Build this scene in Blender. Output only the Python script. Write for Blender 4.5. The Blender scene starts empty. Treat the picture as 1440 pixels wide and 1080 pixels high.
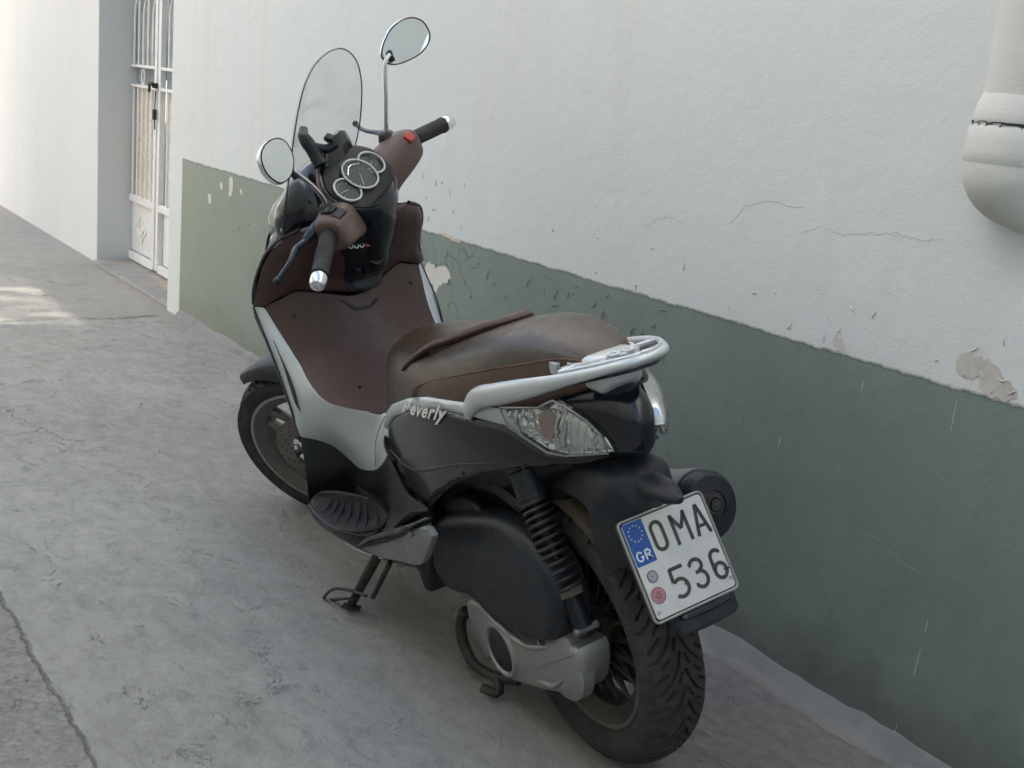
import bpy, bmesh, math, random
import numpy as np
from mathutils import Vector, Matrix, Euler
from mathutils.geometry import delaunay_2d_cdt
random.seed(7)
PI=math.pi
COL=bpy.context.scene.collection
SC=bpy.context.scene
# shared surface functions (body frame: x forward, y left, z up)
def lerp(tab,x):
    # smooth monotone-ish interpolation over sorted (x,v) table (catmull-rom)
    n=len(tab)
    if x<=tab[0][0]: return tab[0][1]+(x-tab[0][0])*(tab[1][1]-tab[0][1])/(tab[1][0]-tab[0][0])*0.3
    if x>=tab[-1][0]: return tab[-1][1]
    for i in range(n-1):
        if x<=tab[i+1][0]: break
    x0,v0=tab[i]; x1,v1=tab[i+1]; h=x1-x0; t=(x-x0)/h
    m0=(v1-tab[i-1][1])/(x1-tab[i-1][0]) if i>0 else (v1-v0)/h
    m1=(tab[i+2][1]-v0)/(tab[i+2][0]-x0) if i<n-2 else (v1-v0)/h
    t2=t*t;t3=t2*t
    return v0*(2*t3-3*t2+1)+h*m0*(t3-2*t2+t)+v1*(3*t2-2*t3)+h*m1*(t3-t2)
WT=[(-.27,.0),(-.255,.03),(-.2,.062),(-.15,.085),(-.1,.106),(0,.142),(.1,.166),(.2,.18),(.3,.186),(.45,.182),(.55,.172),(.62,.158),(.66,.14),(.69,.10),(.70,.06)]
def side_y(x,z):
    return lerp(WT,x)-(1.1 if z>.72 else .5)*(z-.72)**2
XC=[(.50,.66),(.55,.70),(.60,.80),(.65,.88),(.70,.945),(.80,1.01),(.87,1.03),(.93,.985),(1.0,.93),(1.06,.89)]
def shield_x(y,z):
    return lerp(XC,z)+1.7*y*y
def wind_x(y,z):
    return 1.13-(z-1.08)*.66-1.3*y*y

D={
'side_panel':[(0.547,0.169,0.634),(0.509,0.175,0.663),(0.46,0.181,0.694),(0.367,0.185,0.737),(0.217,0.177,0.781),(0.106,0.161,0.792),(0.012,0.139,0.795),(-0.028,0.129,0.781),(-0.071,0.115,0.761),(-0.114,0.099,0.757),(-0.215,0.052,0.772),(-0.171,0.074,0.753),(-0.097,0.107,0.733),(0.006,0.144,0.707),(0.093,0.164,0.673),(0.211,0.175,0.613),(0.304,0.172,0.55),(0.432,0.149,0.461),(0.499,0.143,0.455),(1.174,-0.099,0.155),(1.158,-0.062,0.225),(1.039,-0.01,0.346)],
'band':[(0.547,0.169,0.634),(0.509,0.175,0.663),(0.46,0.181,0.694),(0.367,0.185,0.737),(0.217,0.177,0.781),(0.106,0.161,0.792),(0.012,0.139,0.795),(-0.028,0.129,0.781),(-0.019,0.129,0.797),(0.022,0.135,0.831),(0.13,0.161,0.815),(0.273,0.179,0.793),(0.36,0.183,0.767),(0.458,0.181,0.725),(0.515,0.176,0.687),(0.573,0.164,0.63)],
'tail_lens':[(0.023,0.136,0.828),(-0.025,0.119,0.836),(-0.065,0.103,0.842),(-0.096,0.086,0.86),(-0.124,0.077,0.853),(-0.169,0.062,0.834),(-0.198,0.054,0.811),(-0.213,0.052,0.779),(-0.129,0.092,0.761),(-0.091,0.108,0.76),(-0.044,0.123,0.78),(-0.002,0.135,0.796)],
'brown_low':[(1.11,0.227,0.827),(1.09,0.189,0.844),(1.069,0.15,0.859),(1.041,0.085,0.843),(1.021,0.006,0.822),(1.024,-0.056,0.817),(1.052,-0.125,0.833),(1.101,-0.21,0.835),(1.072,-0.202,0.785),(0.99,-0.161,0.701),(0.895,-0.118,0.644),(0.769,-0.035,0.584),(0.77,0.085,0.58),(0.793,0.113,0.586),(0.833,0.152,0.597),(0.882,0.187,0.613),(0.935,0.199,0.641),(1.005,0.2,0.692),(1.065,0.212,0.76)],
'brown_up':[(1.129,0.248,0.831),(1.127,0.238,0.862),(1.11,0.232,0.892),(1.068,0.228,0.937),(1.03,0.218,0.975),(1.0,0.205,1.002),(0.969,0.183,1.025),(0.933,0.137,1.043),(0.905,0.071,1.05),(0.897,-0.002,1.05),(0.909,-0.065,1.042),(0.932,-0.114,1.03),(0.966,-0.153,1.005),(1.022,-0.189,0.96),(1.111,-0.226,0.884),(1.107,-0.217,0.836),(1.055,-0.128,0.84),(1.027,-0.059,0.823),(1.023,0.004,0.827),(1.042,0.084,0.849),(1.069,0.149,0.865),(1.093,0.193,0.847),(1.111,0.226,0.83)],
'black_mid':[(0.936,0.053,0.999),(0.987,0.036,0.931),(1.026,0.022,0.833),(1.022,-0.005,0.825),(1.024,-0.037,0.824),(1.035,-0.071,0.836),(0.998,-0.082,0.928),(0.95,-0.087,0.991),(0.924,-0.047,1.013),(0.916,0.014,1.02)],
'pocket':[(1.026,0.055,0.823),(1.008,0.017,0.794),(1.007,-0.023,0.792),(1.015,-0.052,0.802),(1.011,-0.048,0.794),(1.001,-0.019,0.782),(1.004,0.021,0.786)],
'sil_out':[(1.141,0.245,0.828),(1.109,0.245,0.779),(1.074,0.245,0.728),(1.039,0.24,0.626),(1.017,0.238,0.551),(1.014,0.235,0.494),(0.987,0.2,0.48),(0.96,0.165,0.456),(0.926,0.145,0.426),(0.886,0.135,0.408),(0.798,0.13,0.43),(0.73,0.135,0.467),(0.643,0.145,0.528)],
'sil_in':[(1.11,0.227,0.827),(1.065,0.212,0.76),(1.005,0.2,0.692),(0.935,0.199,0.641),(0.882,0.187,0.613),(0.833,0.152,0.597),(0.793,0.113,0.586),(0.77,0.085,0.58)],
'well_top':[(1.014,0.235,0.494),(0.987,0.2,0.48),(0.96,0.165,0.456),(0.926,0.145,0.426),(0.886,0.135,0.408),(0.798,0.13,0.43),(0.73,0.135,0.467),(0.643,0.145,0.528)],
'well_bot':[(1.004,0.25,0.31),(1.001,0.215,0.326),(0.988,0.17,0.319),(0.968,0.13,0.301),(0.891,0.12,0.314),(0.856,0.115,0.315),(0.82,0.115,0.318),(0.748,0.13,0.309)],
'under_f':[(0.643,0.145,0.528),(0.637,0.15,0.475),(0.694,0.14,0.393),(0.7,0.15,0.345),(0.662,0.19,0.328),(0.685,0.22,0.299)],
'under_r':[(0.608,0.155,0.543),(0.512,0.165,0.482),(0.38,0.175,0.49),(0.484,0.18,0.444),(0.549,0.2,0.388),(0.597,0.23,0.338)],
'mat':[(0.969,0.253,0.335),(0.923,0.265,0.335),(0.874,0.271,0.335),(0.773,0.268,0.335),(0.711,0.246,0.335),(0.671,0.216,0.335),(0.668,0.182,0.335),(0.702,0.153,0.335),(0.773,0.127,0.335),(0.819,0.128,0.335),(0.849,0.135,0.335),(0.897,0.154,0.335),(0.939,0.178,0.335),(0.973,0.2,0.335),(0.991,0.217,0.335)],
'mat_ribs':[(0.862,0.264,0.345),(0.922,0.211,0.345),(0.824,0.264,0.345),(0.903,0.199,0.345),(0.786,0.259,0.345),(0.888,0.189,0.345),(0.747,0.252,0.345),(0.869,0.177,0.345),(0.709,0.239,0.345),(0.85,0.163,0.345),(0.68,0.225,0.345),(0.818,0.16,0.345),(0.667,0.197,0.345),(0.765,0.157,0.345)],
'edge_a':[(0.963,0.263,0.33),(0.882,0.277,0.33),(0.775,0.272,0.33),(0.71,0.248,0.33),(0.664,0.216,0.33),(0.679,0.159,0.33)],
'edge_b':[(1.03,0.245,0.284),(0.967,0.25,0.262),(0.861,0.245,0.264),(0.765,0.235,0.271),(0.667,0.225,0.296),(0.589,0.19,0.349)],
'belly':[(1.047,0.22,0.207),(0.945,0.22,0.21),(0.845,0.21,0.219),(0.791,0.2,0.216)],
'airbox':[(0.436,0.155,0.409),(0.396,0.155,0.452),(0.285,0.155,0.501),(0.143,0.155,0.553),(0.066,0.155,0.566),(-0.027,0.155,0.55),(-0.084,0.155,0.51),(-0.106,0.155,0.457),(-0.098,0.155,0.397),(-0.076,0.155,0.357),(-0.013,0.155,0.32),(0.049,0.155,0.296),(0.156,0.155,0.285),(0.283,0.155,0.289),(0.414,0.155,0.259),(0.464,0.155,0.294),(0.463,0.155,0.352)],
'airtop':[(0.393,0.125,0.445),(0.38,0.125,0.495),(0.334,0.125,0.522),(0.278,0.125,0.542),(0.203,0.125,0.527),(0.246,0.125,0.489)],
'cvt':[(0.357,0.13,0.251),(0.295,0.13,0.268),(0.236,0.13,0.269),(0.144,0.13,0.262),(0.067,0.13,0.273),(-0.072,0.13,0.341),(-0.132,0.13,0.354),(-0.134,0.13,0.314),(-0.123,0.13,0.276),(-0.098,0.13,0.237),(-0.058,0.13,0.21),(0.05,0.13,0.162),(0.182,0.13,0.114),(0.249,0.13,0.102),(0.276,0.13,0.122),(0.349,0.13,0.163),(0.369,0.13,0.211)],
'cvt_oval':[(0.208,0.14,0.189)],
'fin':[(0.374,0.135,0.176),(0.319,0.135,0.198),(0.28,0.135,0.161),(0.289,0.135,0.118)],
'peg':[(0.672,0.25,0.304),(0.613,0.25,0.344),(0.243,0.25,0.525),(0.208,0.25,0.522),(0.246,0.25,0.468),(0.301,0.25,0.41),(0.425,0.25,0.367),(0.56,0.25,0.323)],
'pegtop':[(0.684,0.24,0.299),(0.61,0.24,0.355),(0.431,0.24,0.445),(0.283,0.24,0.518),(0.355,0.24,0.464),(0.519,0.24,0.377)],
'boot':[(0.514,0.14,0.43),(0.46,0.14,0.403),(0.479,0.14,0.358),(0.514,0.14,0.277),(0.533,0.14,0.2),(0.571,0.14,0.179),(0.605,0.14,0.229),(0.638,0.14,0.225),(0.594,0.14,0.312)],
'holder_l':[(0.047,0.06,0.66),(-0.078,0.07,0.683),(-0.185,0.08,0.688),(-0.194,0.08,0.647),(-0.203,0.08,0.606),(-0.223,0.075,0.553)],
'slot':[(1.048,0.25,0.75),(1.023,0.25,0.738),(0.973,0.25,0.735),(0.862,0.25,0.673),(0.824,0.25,0.674),(0.852,0.25,0.703),(0.926,0.25,0.736),(0.991,0.25,0.748)],
'shock':[(0.01,0.11,0.644),(-0.094,0.11,0.465),(0.027,0.11,0.684),(-0.093,0.11,0.4)],
'wind_probe':[(0.88,0.368,1.193),(0.838,0.374,1.247),(0.805,0.365,1.31),(0.761,0.35,1.399),(0.415,0.576,1.509)],
'fender':[(1.601,0.055,0.585),(1.6,0.055,0.564),(1.543,0.055,0.545),(1.456,0.055,0.544)],
'sidestand':[(0.706,0.2,0.24),(0.81,0.259,0.077),(0.61,0.2,0.27),(0.674,0.24,0.158),(0.691,0.25,0.159),(0.811,0.29,0.143),(0.905,0.295,0.073),(0.764,0.255,0.118)],
'cstand':[(0.368,0.13,0.215),(0.397,0.135,0.171),(0.39,0.14,0.118),(0.344,0.14,0.082),(0.273,0.12,0.077),(0.207,0.1,0.091)],
'rail':[(0.103,0.168,0.812),(0.063,0.166,0.844),(-0.011,0.16,0.871),(-0.111,0.138,0.905),(-0.18,0.103,0.928),(-0.227,0.072,0.944),(-0.26,0.04,0.956),(-0.268,0.014,0.958),(-0.268,0.0,0.958)],
'letters':[(0.382,0.184,0.751),(0.177,0.173,0.786)],
'levL':[(0.948,0.21,1.116),(0.961,0.245,1.108),(0.979,0.27,1.102),(0.982,0.305,1.089),(1.006,0.35,1.067)],
'levR':[(0.948,-0.22,1.129),(0.992,-0.25,1.13),(1.052,-0.28,1.129),(1.084,-0.3,1.132),(1.103,-0.315,1.14)],
'stemR':[(0.94,-0.19,1.138),(0.91,-0.215,1.233),(0.889,-0.245,1.318),(0.878,-0.262,1.331)],
'stemL':[(0.929,0.165,1.137),(0.922,0.168,1.166),(0.913,0.195,1.22),(0.913,0.235,1.284)],
'mirR':[(0.896,-0.254,1.336),(0.886,-0.275,1.362),(0.87,-0.301,1.381),(0.85,-0.328,1.387),(0.829,-0.352,1.379),(0.814,-0.364,1.358),(0.808,-0.361,1.327),(0.813,-0.348,1.31),(0.829,-0.324,1.297),(0.852,-0.295,1.295),(0.874,-0.269,1.3),(0.889,-0.255,1.313)],
'mirL':[(0.915,0.312,1.362),(0.915,0.287,1.376),(0.911,0.259,1.376),(0.904,0.237,1.365),(0.898,0.231,1.345),(0.893,0.24,1.318),(0.891,0.264,1.298),(0.893,0.289,1.291),(0.898,0.311,1.295),(0.904,0.321,1.311),(0.91,0.324,1.333)],
'mountb':[(1.0,0.053,1.264),(1.0,0.021,1.288),(1.0,-0.009,1.288),(1.0,-0.02,1.262),(1.0,-0.034,1.238),(1.0,-0.026,1.217),(1.0,0.01,1.223),(1.0,0.051,1.254)],
'hump':[(0.989,0.0,1.24),(0.958,0.0,1.259),(0.924,0.0,1.25),(0.888,0.0,1.244),(0.887,0.0,1.225)],
'swL':[(0.913,0.2,1.139),(0.898,0.2,1.135),(0.879,0.2,1.11),(0.892,0.2,1.097),(0.917,0.2,1.122)],
'flap':[(-0.276,0.0,0.415),(-0.425,0.0,0.534),(-0.414,0.0,0.481),(-0.357,0.0,0.427),(-0.29,0.0,0.391)],
'flap2':[(-0.203,-0.05,0.358),(-0.359,-0.05,0.483),(-0.347,-0.05,0.427),(-0.288,-0.05,0.371),(-0.217,-0.05,0.333)],
'leg_f':[(0.81,0.259,0.077)]}

# ---------------------------------------------------------------- materials
def new_mat(name):
    m=bpy.data.materials.new(name); m.use_nodes=True
    nt=m.node_tree; b=nt.nodes['Principled BSDF']; return m,nt,b
def N(nt,t,**k):
    n=nt.nodes.new(t)
    for a,v in k.items(): setattr(n,a,v)
    return n
def noise(nt,scale,detail=4,rough=.55,vec=None,dist=0):
    n=N(nt,'ShaderNodeTexNoise'); n.inputs['Scale'].default_value=scale; n.inputs['Detail'].default_value=detail
    n.inputs['Roughness'].default_value=rough; n.inputs['Distortion'].default_value=dist
    if vec is not None: nt.links.new(vec,n.inputs['Vector'])
    return n.outputs['Fac']
def ramp(nt,fac,stops):
    r=N(nt,'ShaderNodeValToRGB'); e=r.color_ramp.elements
    while len(e)>1: e.remove(e[-1])
    for i,(p,c) in enumerate(stops):
        if not isinstance(c,(tuple,list)): c=(c,c,c)
        x=e[0] if i==0 else e.new(p); x.position=p; x.color=(*c,1)
    nt.links.new(fac,r.inputs['Fac']); return r.outputs['Color']
def mixc(nt,fac,a,b,mode='MIX'):
    m=N(nt,'ShaderNodeMix',data_type='RGBA',blend_type=mode)
    for s,v in (('Factor',fac),('A',a),('B',b)):
        i=[q for q in m.inputs if q.name==s and (q.type=='RGBA' or s=='Factor')][0]
        if isinstance(v,(int,float)): i.default_value=v
        elif isinstance(v,tuple): i.default_value=(*v,1)
        else: nt.links.new(v,i)
    return [o for o in m.outputs if o.type=='RGBA'][0]
def math_(nt,op,a,b=None,clamp=False):
    m=N(nt,'ShaderNodeMath',operation=op,use_clamp=clamp)
    for i,v in enumerate((a,b)):
        if v is None: continue
        if isinstance(v,(int,float)): m.inputs[i].default_value=v
        else: nt.links.new(v,m.inputs[i])
    return m.outputs[0]
def bump(nt,b,h,strength,dist=.01,prev=None):
    n=N(nt,'ShaderNodeBump'); n.inputs['Strength'].default_value=strength; n.inputs['Distance'].default_value=dist
    nt.links.new(h,n.inputs['Height'])
    if prev is not None: nt.links.new(prev,n.inputs['Normal'])
    if b is not None: nt.links.new(n.outputs[0],b.inputs['Normal'])
    return n.outputs[0]
def coords(nt,kind='Object'):
    return N(nt,'ShaderNodeTexCoord').outputs[kind]
def simple(name,base,rough=.5,metal=0.,grain=0,grain_s=600,var=.12,dust=0,coat=0,spec=.5,alpha=None,vs=14,dustcol=(.16,.135,.11)):
    m,nt,b=new_mat(name); tc=coords(nt)
    col=ramp(nt,noise(nt,vs,3,.6,tc),[(.3,tuple(c*(1-var) for c in base)),(.7,tuple(min(1,c*(1+var)) for c in base))])
    if dust:
        d=ramp(nt,noise(nt,26,5,.7,tc),[(.42,0.),(.8,dust)]); col=mixc(nt,d,col,dustcol)
    nt.links.new(col,b.inputs['Base Color'])
    r=ramp(nt,noise(nt,vs*2.3,3,.65,tc),[(.3,max(.02,rough*.82)),(.72,min(1,rough*1.2+ .25*dust))])
    nt.links.new(r,b.inputs['Roughness'])
    b.inputs['Metallic'].default_value=metal; b.inputs['Coat Weight'].default_value=coat
    b.inputs['Coat Roughness'].default_value=.08; b.inputs['Specular IOR Level'].default_value=spec
    if grain: bump(nt,b,noise(nt,grain_s,2,.5,tc),grain,.0006)
    return m
M={}
M['silver']=simple('silver_paint',(.57,.60,.61),.35,.42,coat=.25,var=.01,dust=0,dustcol=(.3,.29,.27))
M['silver_rail']=simple('silver_rail_paint',(.60,.62,.625),.34,.35,coat=.2,var=.01,dust=0,dustcol=(.3,.29,.27))
M['brown']=simple('brown_plastic',(.062,.030,.025),.50,grain=.25,grain_s=900,var=.07,dust=.08)
M['brown_light']=simple('brown_bar_cover',(.125,.074,.063),.46,grain=.2,grain_s=900,var=.06,dust=.08)
M['gloss']=simple('black_gloss_plastic',(.010,.012,.016),.18,coat=.25,var=.02,dust=0)
M['satin']=simple('black_satin_panel',(.010,.0097,.0097),.20,coat=.3,var=.01,dust=0)
M['black']=simple('black_plastic',(.010,.0115,.014),.42,grain=.3,var=.15,dust=.07,spec=.35)
M['greyblack']=simple('dark_grey_plastic',(.016,.0185,.024),.44,grain=.3,var=.12,dust=.09,spec=.35)
M['dark']=simple('dirty_dark_metal',(.03,.027,.024),.6,.3,grain=.4,grain_s=200,var=.3,dust=.55)
M['rubber']=simple('black_rubber',(.020,.020,.021),.72,grain=.3,var=.15,dust=.3)
M['tyre']=simple('tyre_rubber',(.030,.028,.027),.78,grain=.4,grain_s=500,var=.2,dust=.55,dustcol=(.11,.09,.072))
M['rim']=simple('grey_rim_paint',(.17,.165,.15),.45,.35,var=.08,dust=.35,dustcol=(.12,.1,.08))
M['rim_dark']=simple('dull_dark_rim',(.075,.07,.062),.5,.35,var=.12,dust=.4)  # dark rear rim; also the shade painted on the front rim's barrel
M['disc']=simple('brake_disc_steel',(.21,.19,.17),.42,.8,var=.15,dust=.3)
M['alu']=simple('cast_aluminium',(.35,.35,.335),.40,.55,grain=.35,grain_s=260,var=.07,dust=.3,dustcol=(.25,.22,.19))
M['chrome']=simple('chrome',(.82,.84,.86),.10,1.,var=.03)
M['ring']=simple('ring_chrome',(.50,.52,.53),.35,.35,var=.03)
M['mirror']=simple('mirror_glass',(.74,.78,.77),.05,1.,var=.01)
M['seat_top']=simple('seat_vinyl_top',(.047,.030,.018),.32,grain=.9,grain_s=420,var=.10,dust=.06)
M['seat_side']=simple('seat_vinyl_side',(.085,.045,.030),.44,grain=.5,grain_s=700,var=.08,dust=.05)
M['thread']=simple('brown_thread',(.16,.09,.06),.7)
M['white_plate']=simple('plate_white',(.62,.62,.59),.42,var=.05,dust=.25,dustcol=(.35,.32,.27),vs=40)
M['plate_text']=simple('plate_dark_ink',(.045,.038,.036),.5,var=.2)
M['plate_blue']=simple('plate_blue',(.006,.075,.32),.4,var=.06)
M['white_ink']=simple('white_ink',(.65,.68,.72),.5)
M['yellow_ink']=simple('faded_star_ink',(.55,.57,.5),.5)
M['pink']=simple('pink_seal',(.52,.25,.28),.55,var=.1,vs=300)
M['pink_d']=simple('dark_pink_ink',(.16,.04,.055),.55)
M['red']=simple('red_switch',(.45,.03,.025),.4)
M['redlens']=simple('red_lens',(.30,.20,.17),.2,coat=.5)
M['dial_black']=simple('dial_black',(.006,.0065,.007),.4,spec=.25,var=.02)
M['gauge']=simple('gauge_face',(.012,.016,.015),.4,var=.1,vs=60,spec=.3)
M['bolt']=simple('zinc_bolt',(.42,.42,.38),.35,.9,var=.1,dust=.2)
M['spring']=simple('black_spring',(.028,.026,.024),.42,.2,var=.2,dust=.35)
M['rust']=simple('corroded_metal',(.22,.18,.13),.8,.2,grain=.8,grain_s=120,var=.5,dust=.5)
M['inner_brown']=simple('dusty_inner_mudguard',(.060,.042,.028),.65,var=.2,dust=.4)
def glass(name,tint,rough=.02,ior=1.45,alpha=None):
    m,nt,b=new_mat(name)
    b.inputs['Base Color'].default_value=(*tint,1); b.inputs['Roughness'].default_value=rough
    b.inputs['Transmission Weight'].default_value=1; b.inputs['IOR'].default_value=ior
    return m
def thin_clear(name,tint,refl=.06,rough=.03,haze=.04):
    # thin acrylic sheet: mostly straight-through, reflection growing at grazing angles, a little milky dust
    m,nt,b=new_mat(name); nt.nodes.remove(b); out=nt.nodes['Material Output']
    t=N(nt,'ShaderNodeBsdfTransparent'); t.inputs[0].default_value=(*tint,1)
    g=N(nt,'ShaderNodeBsdfGlossy'); g.inputs['Roughness'].default_value=rough; g.inputs[0].default_value=(.9,.9,.9,1)
    f=N(nt,'ShaderNodeLayerWeight'); f.inputs['Blend'].default_value=.5
    k=math_(nt,'ADD',math_(nt,'MULTIPLY',math_(nt,'POWER',f.outputs['Facing'],5.),.35),refl*.5)
    x=N(nt,'ShaderNodeMixShader'); nt.links.new(k,x.inputs[0]); nt.links.new(t.outputs[0],x.inputs[1]); nt.links.new(g.outputs[0],x.inputs[2])
    dd=N(nt,'ShaderNodeBsdfDiffuse'); dd.inputs[0].default_value=(.6,.62,.62,1)
    y=N(nt,'ShaderNodeMixShader'); nt.links.new(ramp(nt,noise(nt,7,4,.7,coords(nt),1.2),[(.35,haze*.5),(.75,haze*1.5)]),y.inputs[0])
    nt.links.new(x.outputs[0],y.inputs[1]); nt.links.new(dd.outputs[0],y.inputs[2]); nt.links.new(y.outputs[0],out.inputs[0])
    return m
M['screen']=thin_clear('clear_acrylic',(.965,.975,.972),.05,.03,.04)
M['lens']=thin_clear('clear_lens',(.96,.96,.95),.10,.03,.03)
M['gauge_glass']=thin_clear('gauge_glass',(.85,.9,.88),.04,.03,.0)
M['alu_dull']=simple('dull_cast_bracket',(.23,.235,.22),.5,.4,grain=.35,grain_s=260,var=.08,dust=.3,dustcol=(.2,.18,.15))
M['edge']=simple('dark_acrylic_edge',(.03,.04,.045),.2)

# ---------------------------------------------------------------- geometry helpers
def V(*a): return Vector(a)
def crom(pts,n):
    """resample a polyline as a smooth curve with n points (centripetal-free Catmull-Rom by arc length)"""
    P=[Vector(p) for p in pts]
    if len(P)==2: return [P[0].lerp(P[1],i/(n-1)) for i in range(n)]
    L=[0]
    for a,b in zip(P,P[1:]): L.append(L[-1]+max((b-a).length,1e-9))
    out=[]; k=0
    for i in range(n):
        s=L[-1]*i/(n-1)
        while k<len(P)-2 and s>L[k+1]: k+=1
        h=L[k+1]-L[k]; t=(s-L[k])/h
        m0=(P[k+1]-P[k-1])/(L[k+1]-L[k-1])*h if k>0 else P[k+1]-P[k]
        m1=(P[k+2]-P[k])/(L[k+2]-L[k])*h if k<len(P)-2 else P[k+1]-P[k]
        t2=t*t;t3=t2*t
        out.append(P[k]*(2*t3-3*t2+1)+m0*(t3-2*t2+t)+P[k+1]*(3*t2-2*t3)+m1*(t3-t2))
    return out
def crom_closed(pts,n):
    P=[Vector(p) for p in pts]; Q=P[-2:]+P+P[:3]
    R=crom(Q,8*n); L=[0]
    for a,b in zip(R,R[1:]): L.append(L[-1]+(b-a).length)
    # find param range of original loop
    i0=min(range(len(R)//2),key=lambda i:(R[i]-P[0]).length); i1=min(range(len(R)//2,len(R)),key=lambda i:(R[i]-P[0]).length)
    S=R[i0:i1+1]; return crom(S,n+1)[:-1]
def mkobj(name,verts,faces,mat,parent=None,sharp=35,smooth=True,mats=None,fmat=None,bev=0,sub=0):
    me=bpy.data.meshes.new(name); me.from_pydata([tuple(v) for v in verts],[],[tuple(f) for f in faces]); me.validate()
    bm=bmesh.new(); bm.from_mesh(me); bmesh.ops.recalc_face_normals(bm,faces=bm.faces)
    bm.to_mesh(me); bm.free()
    o=bpy.data.objects.new(name,me); COL.objects.link(o)
    for x in (mats or [mat]): me.materials.append(x if not isinstance(x,str) else M[x])
    if fmat:
        for p,i in zip(me.polygons,fmat): p.material_index=i
    if smooth:
        for p in me.polygons: p.use_smooth=True
        me.set_sharp_from_angle(angle=math.radians(sharp))
    if bev:
        b=o.modifiers.new('bevel','BEVEL'); b.width=bev; b.segments=2; b.limit_method='ANGLE'; b.angle_limit=math.radians(40); b.harden_normals=False
    if sub:
        s=o.modifiers.new('sub','SUBSURF'); s.levels=sub; s.render_levels=sub
    if parent: o.parent=parent
    return o
class G:
    """collects geometry for one mesh"""
    def __init__(s): s.v=[]; s.f=[]; s.m=[]
    def add(s,v,f,mi=0):
        o=len(s.v); s.v+= [Vector(x) for x in v]; s.f+=[tuple(i+o for i in q) for q in f]; s.m+=[mi]*len(f); return s
    def tube(s,pts,r,n=10,samp=None,ell=None,cap=True,mi=0,up=None):
        P=crom(pts,samp) if samp else [Vector(p) for p in pts]
        k=len(P)
        if isinstance(r,(int,float)): rr=[r]*k
        else:
            rr=[lin(r,i/(k-1)) for i in range(k)]
        if ell is None: ell=1
        el=[lin(ell,i/(k-1)) for i in range(k)] if isinstance(ell,(list,tuple)) else [ell]*k
        T=[(P[min(i+1,k-1)]-P[max(i-1,0)]).normalized() for i in range(k)]
        a=Vector(up) if up else (Vector((0,0,1)) if abs(T[0].z)<.9 else Vector((1,0,0)))
        vs=[];fs=[]
        for i in range(k):
            if up: a=Vector(up)
            a=(a-T[i]*a.dot(T[i])).normalized(); b=T[i].cross(a)
            for j in range(n):
                t=2*PI*j/n; vs.append(P[i]+a*math.cos(t)*rr[i]*el[i]+b*math.sin(t)*rr[i])
        for i in range(k-1):
            for j in range(n): fs.append((i*n+j,i*n+(j+1)%n,(i+1)*n+(j+1)%n,(i+1)*n+j))
        if cap: fs+= [tuple(range(n))[::-1],tuple((k-1)*n+j for j in range(n))]
        return s.add(vs,fs,mi)
    def lathe(s,prof,c,ax,n=32,mi=0,close=False,arc=None):
        ax=Vector(ax).normalized(); a=ax.orthogonal().normalized(); b=ax.cross(a); c=Vector(c); vs=[];fs=[]; k=len(prof)
        a0,a1=arc or (0,2*PI); nn=n if not arc else n+1
        for i in range(nn):
            t=a0+(a1-a0)*i/n
            for r,h in prof: vs.append(c+ax*h+(a*math.cos(t)+b*math.sin(t))*max(r,1e-5))
        for i in range(n):
            i2=(i+1)%nn
            for j in range(k-1): fs.append((i*k+j,i2*k+j,i2*k+j+1,i*k+j+1))
            if close: fs.append((i*k+k-1,i2*k+k-1,i2*k,i*k))
        return s.add(vs,fs,mi)
    def box(s,c,size,rot=None,mi=0,taper=1):
        x,y,z=[q/2 for q in size]; R=rot or Matrix.Identity(3); c=Vector(c)
        vs=[c+R@Vector((sx*x*(taper if sz>0 else 1),sy*y*(taper if sz>0 else 1),sz*z)) for sx in(-1,1) for sy in(-1,1) for sz in(-1,1)]
        return s.add(vs,[(0,1,3,2),(4,6,7,5),(0,4,5,1),(2,3,7,6),(0,2,6,4),(1,5,7,3)],mi)
    def loft(s,rings,cap=True,mi=0,closed=True):
        n=len(rings[0]); vs=[p for r in rings for p in r]; fs=[]
        for i in range(len(rings)-1):
            for j in range(n if closed else n-1): fs.append((i*n+j,i*n+(j+1)%n,(i+1)*n+(j+1)%n,(i+1)*n+j))
        if cap and closed: fs+=[tuple(range(n))[::-1],tuple((len(rings)-1)*n+j for j in range(n))]
        return s.add(vs,fs,mi)
    def xf(s,fn): s.v=[fn(v) for v in s.v]; return s
    def mirrored(s):
        g=G(); g.v=[Vector((v.x,-v.y,v.z)) for v in s.v]; g.f=[f[::-1] for f in s.f]; g.m=list(s.m); return g
    def make(s,name,mat,parent=None,**k):
        if isinstance(mat,(list,tuple)): return mkobj(name,s.v,s.f,None,parent,mats=mat,fmat=s.m,**k)
        return mkobj(name,s.v,s.f,mat,parent,**k)
def lin(tab,t):
    if not isinstance(tab[0],(tuple,list)):
        x=t*(len(tab)-1); i=min(int(x),len(tab)-2); return tab[i]+(tab[i+1]-tab[i])*(x-i)
    for (a,va),(b,vb) in zip(tab,tab[1:]):
        if t<=b: return va+(vb-va)*(t-a)/(b-a)
    return tab[-1][1]
def inpoly(x,y,P):
    c=False; j=len(P)-1
    for i in range(len(P)):
        xi,yi=P[i];xj,yj=P[j]
        if (yi>y)!=(yj>y) and x<(xj-xi)*(y-yi)/(yj-yi)+xi: c=not c
        j=i
    return c
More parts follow.
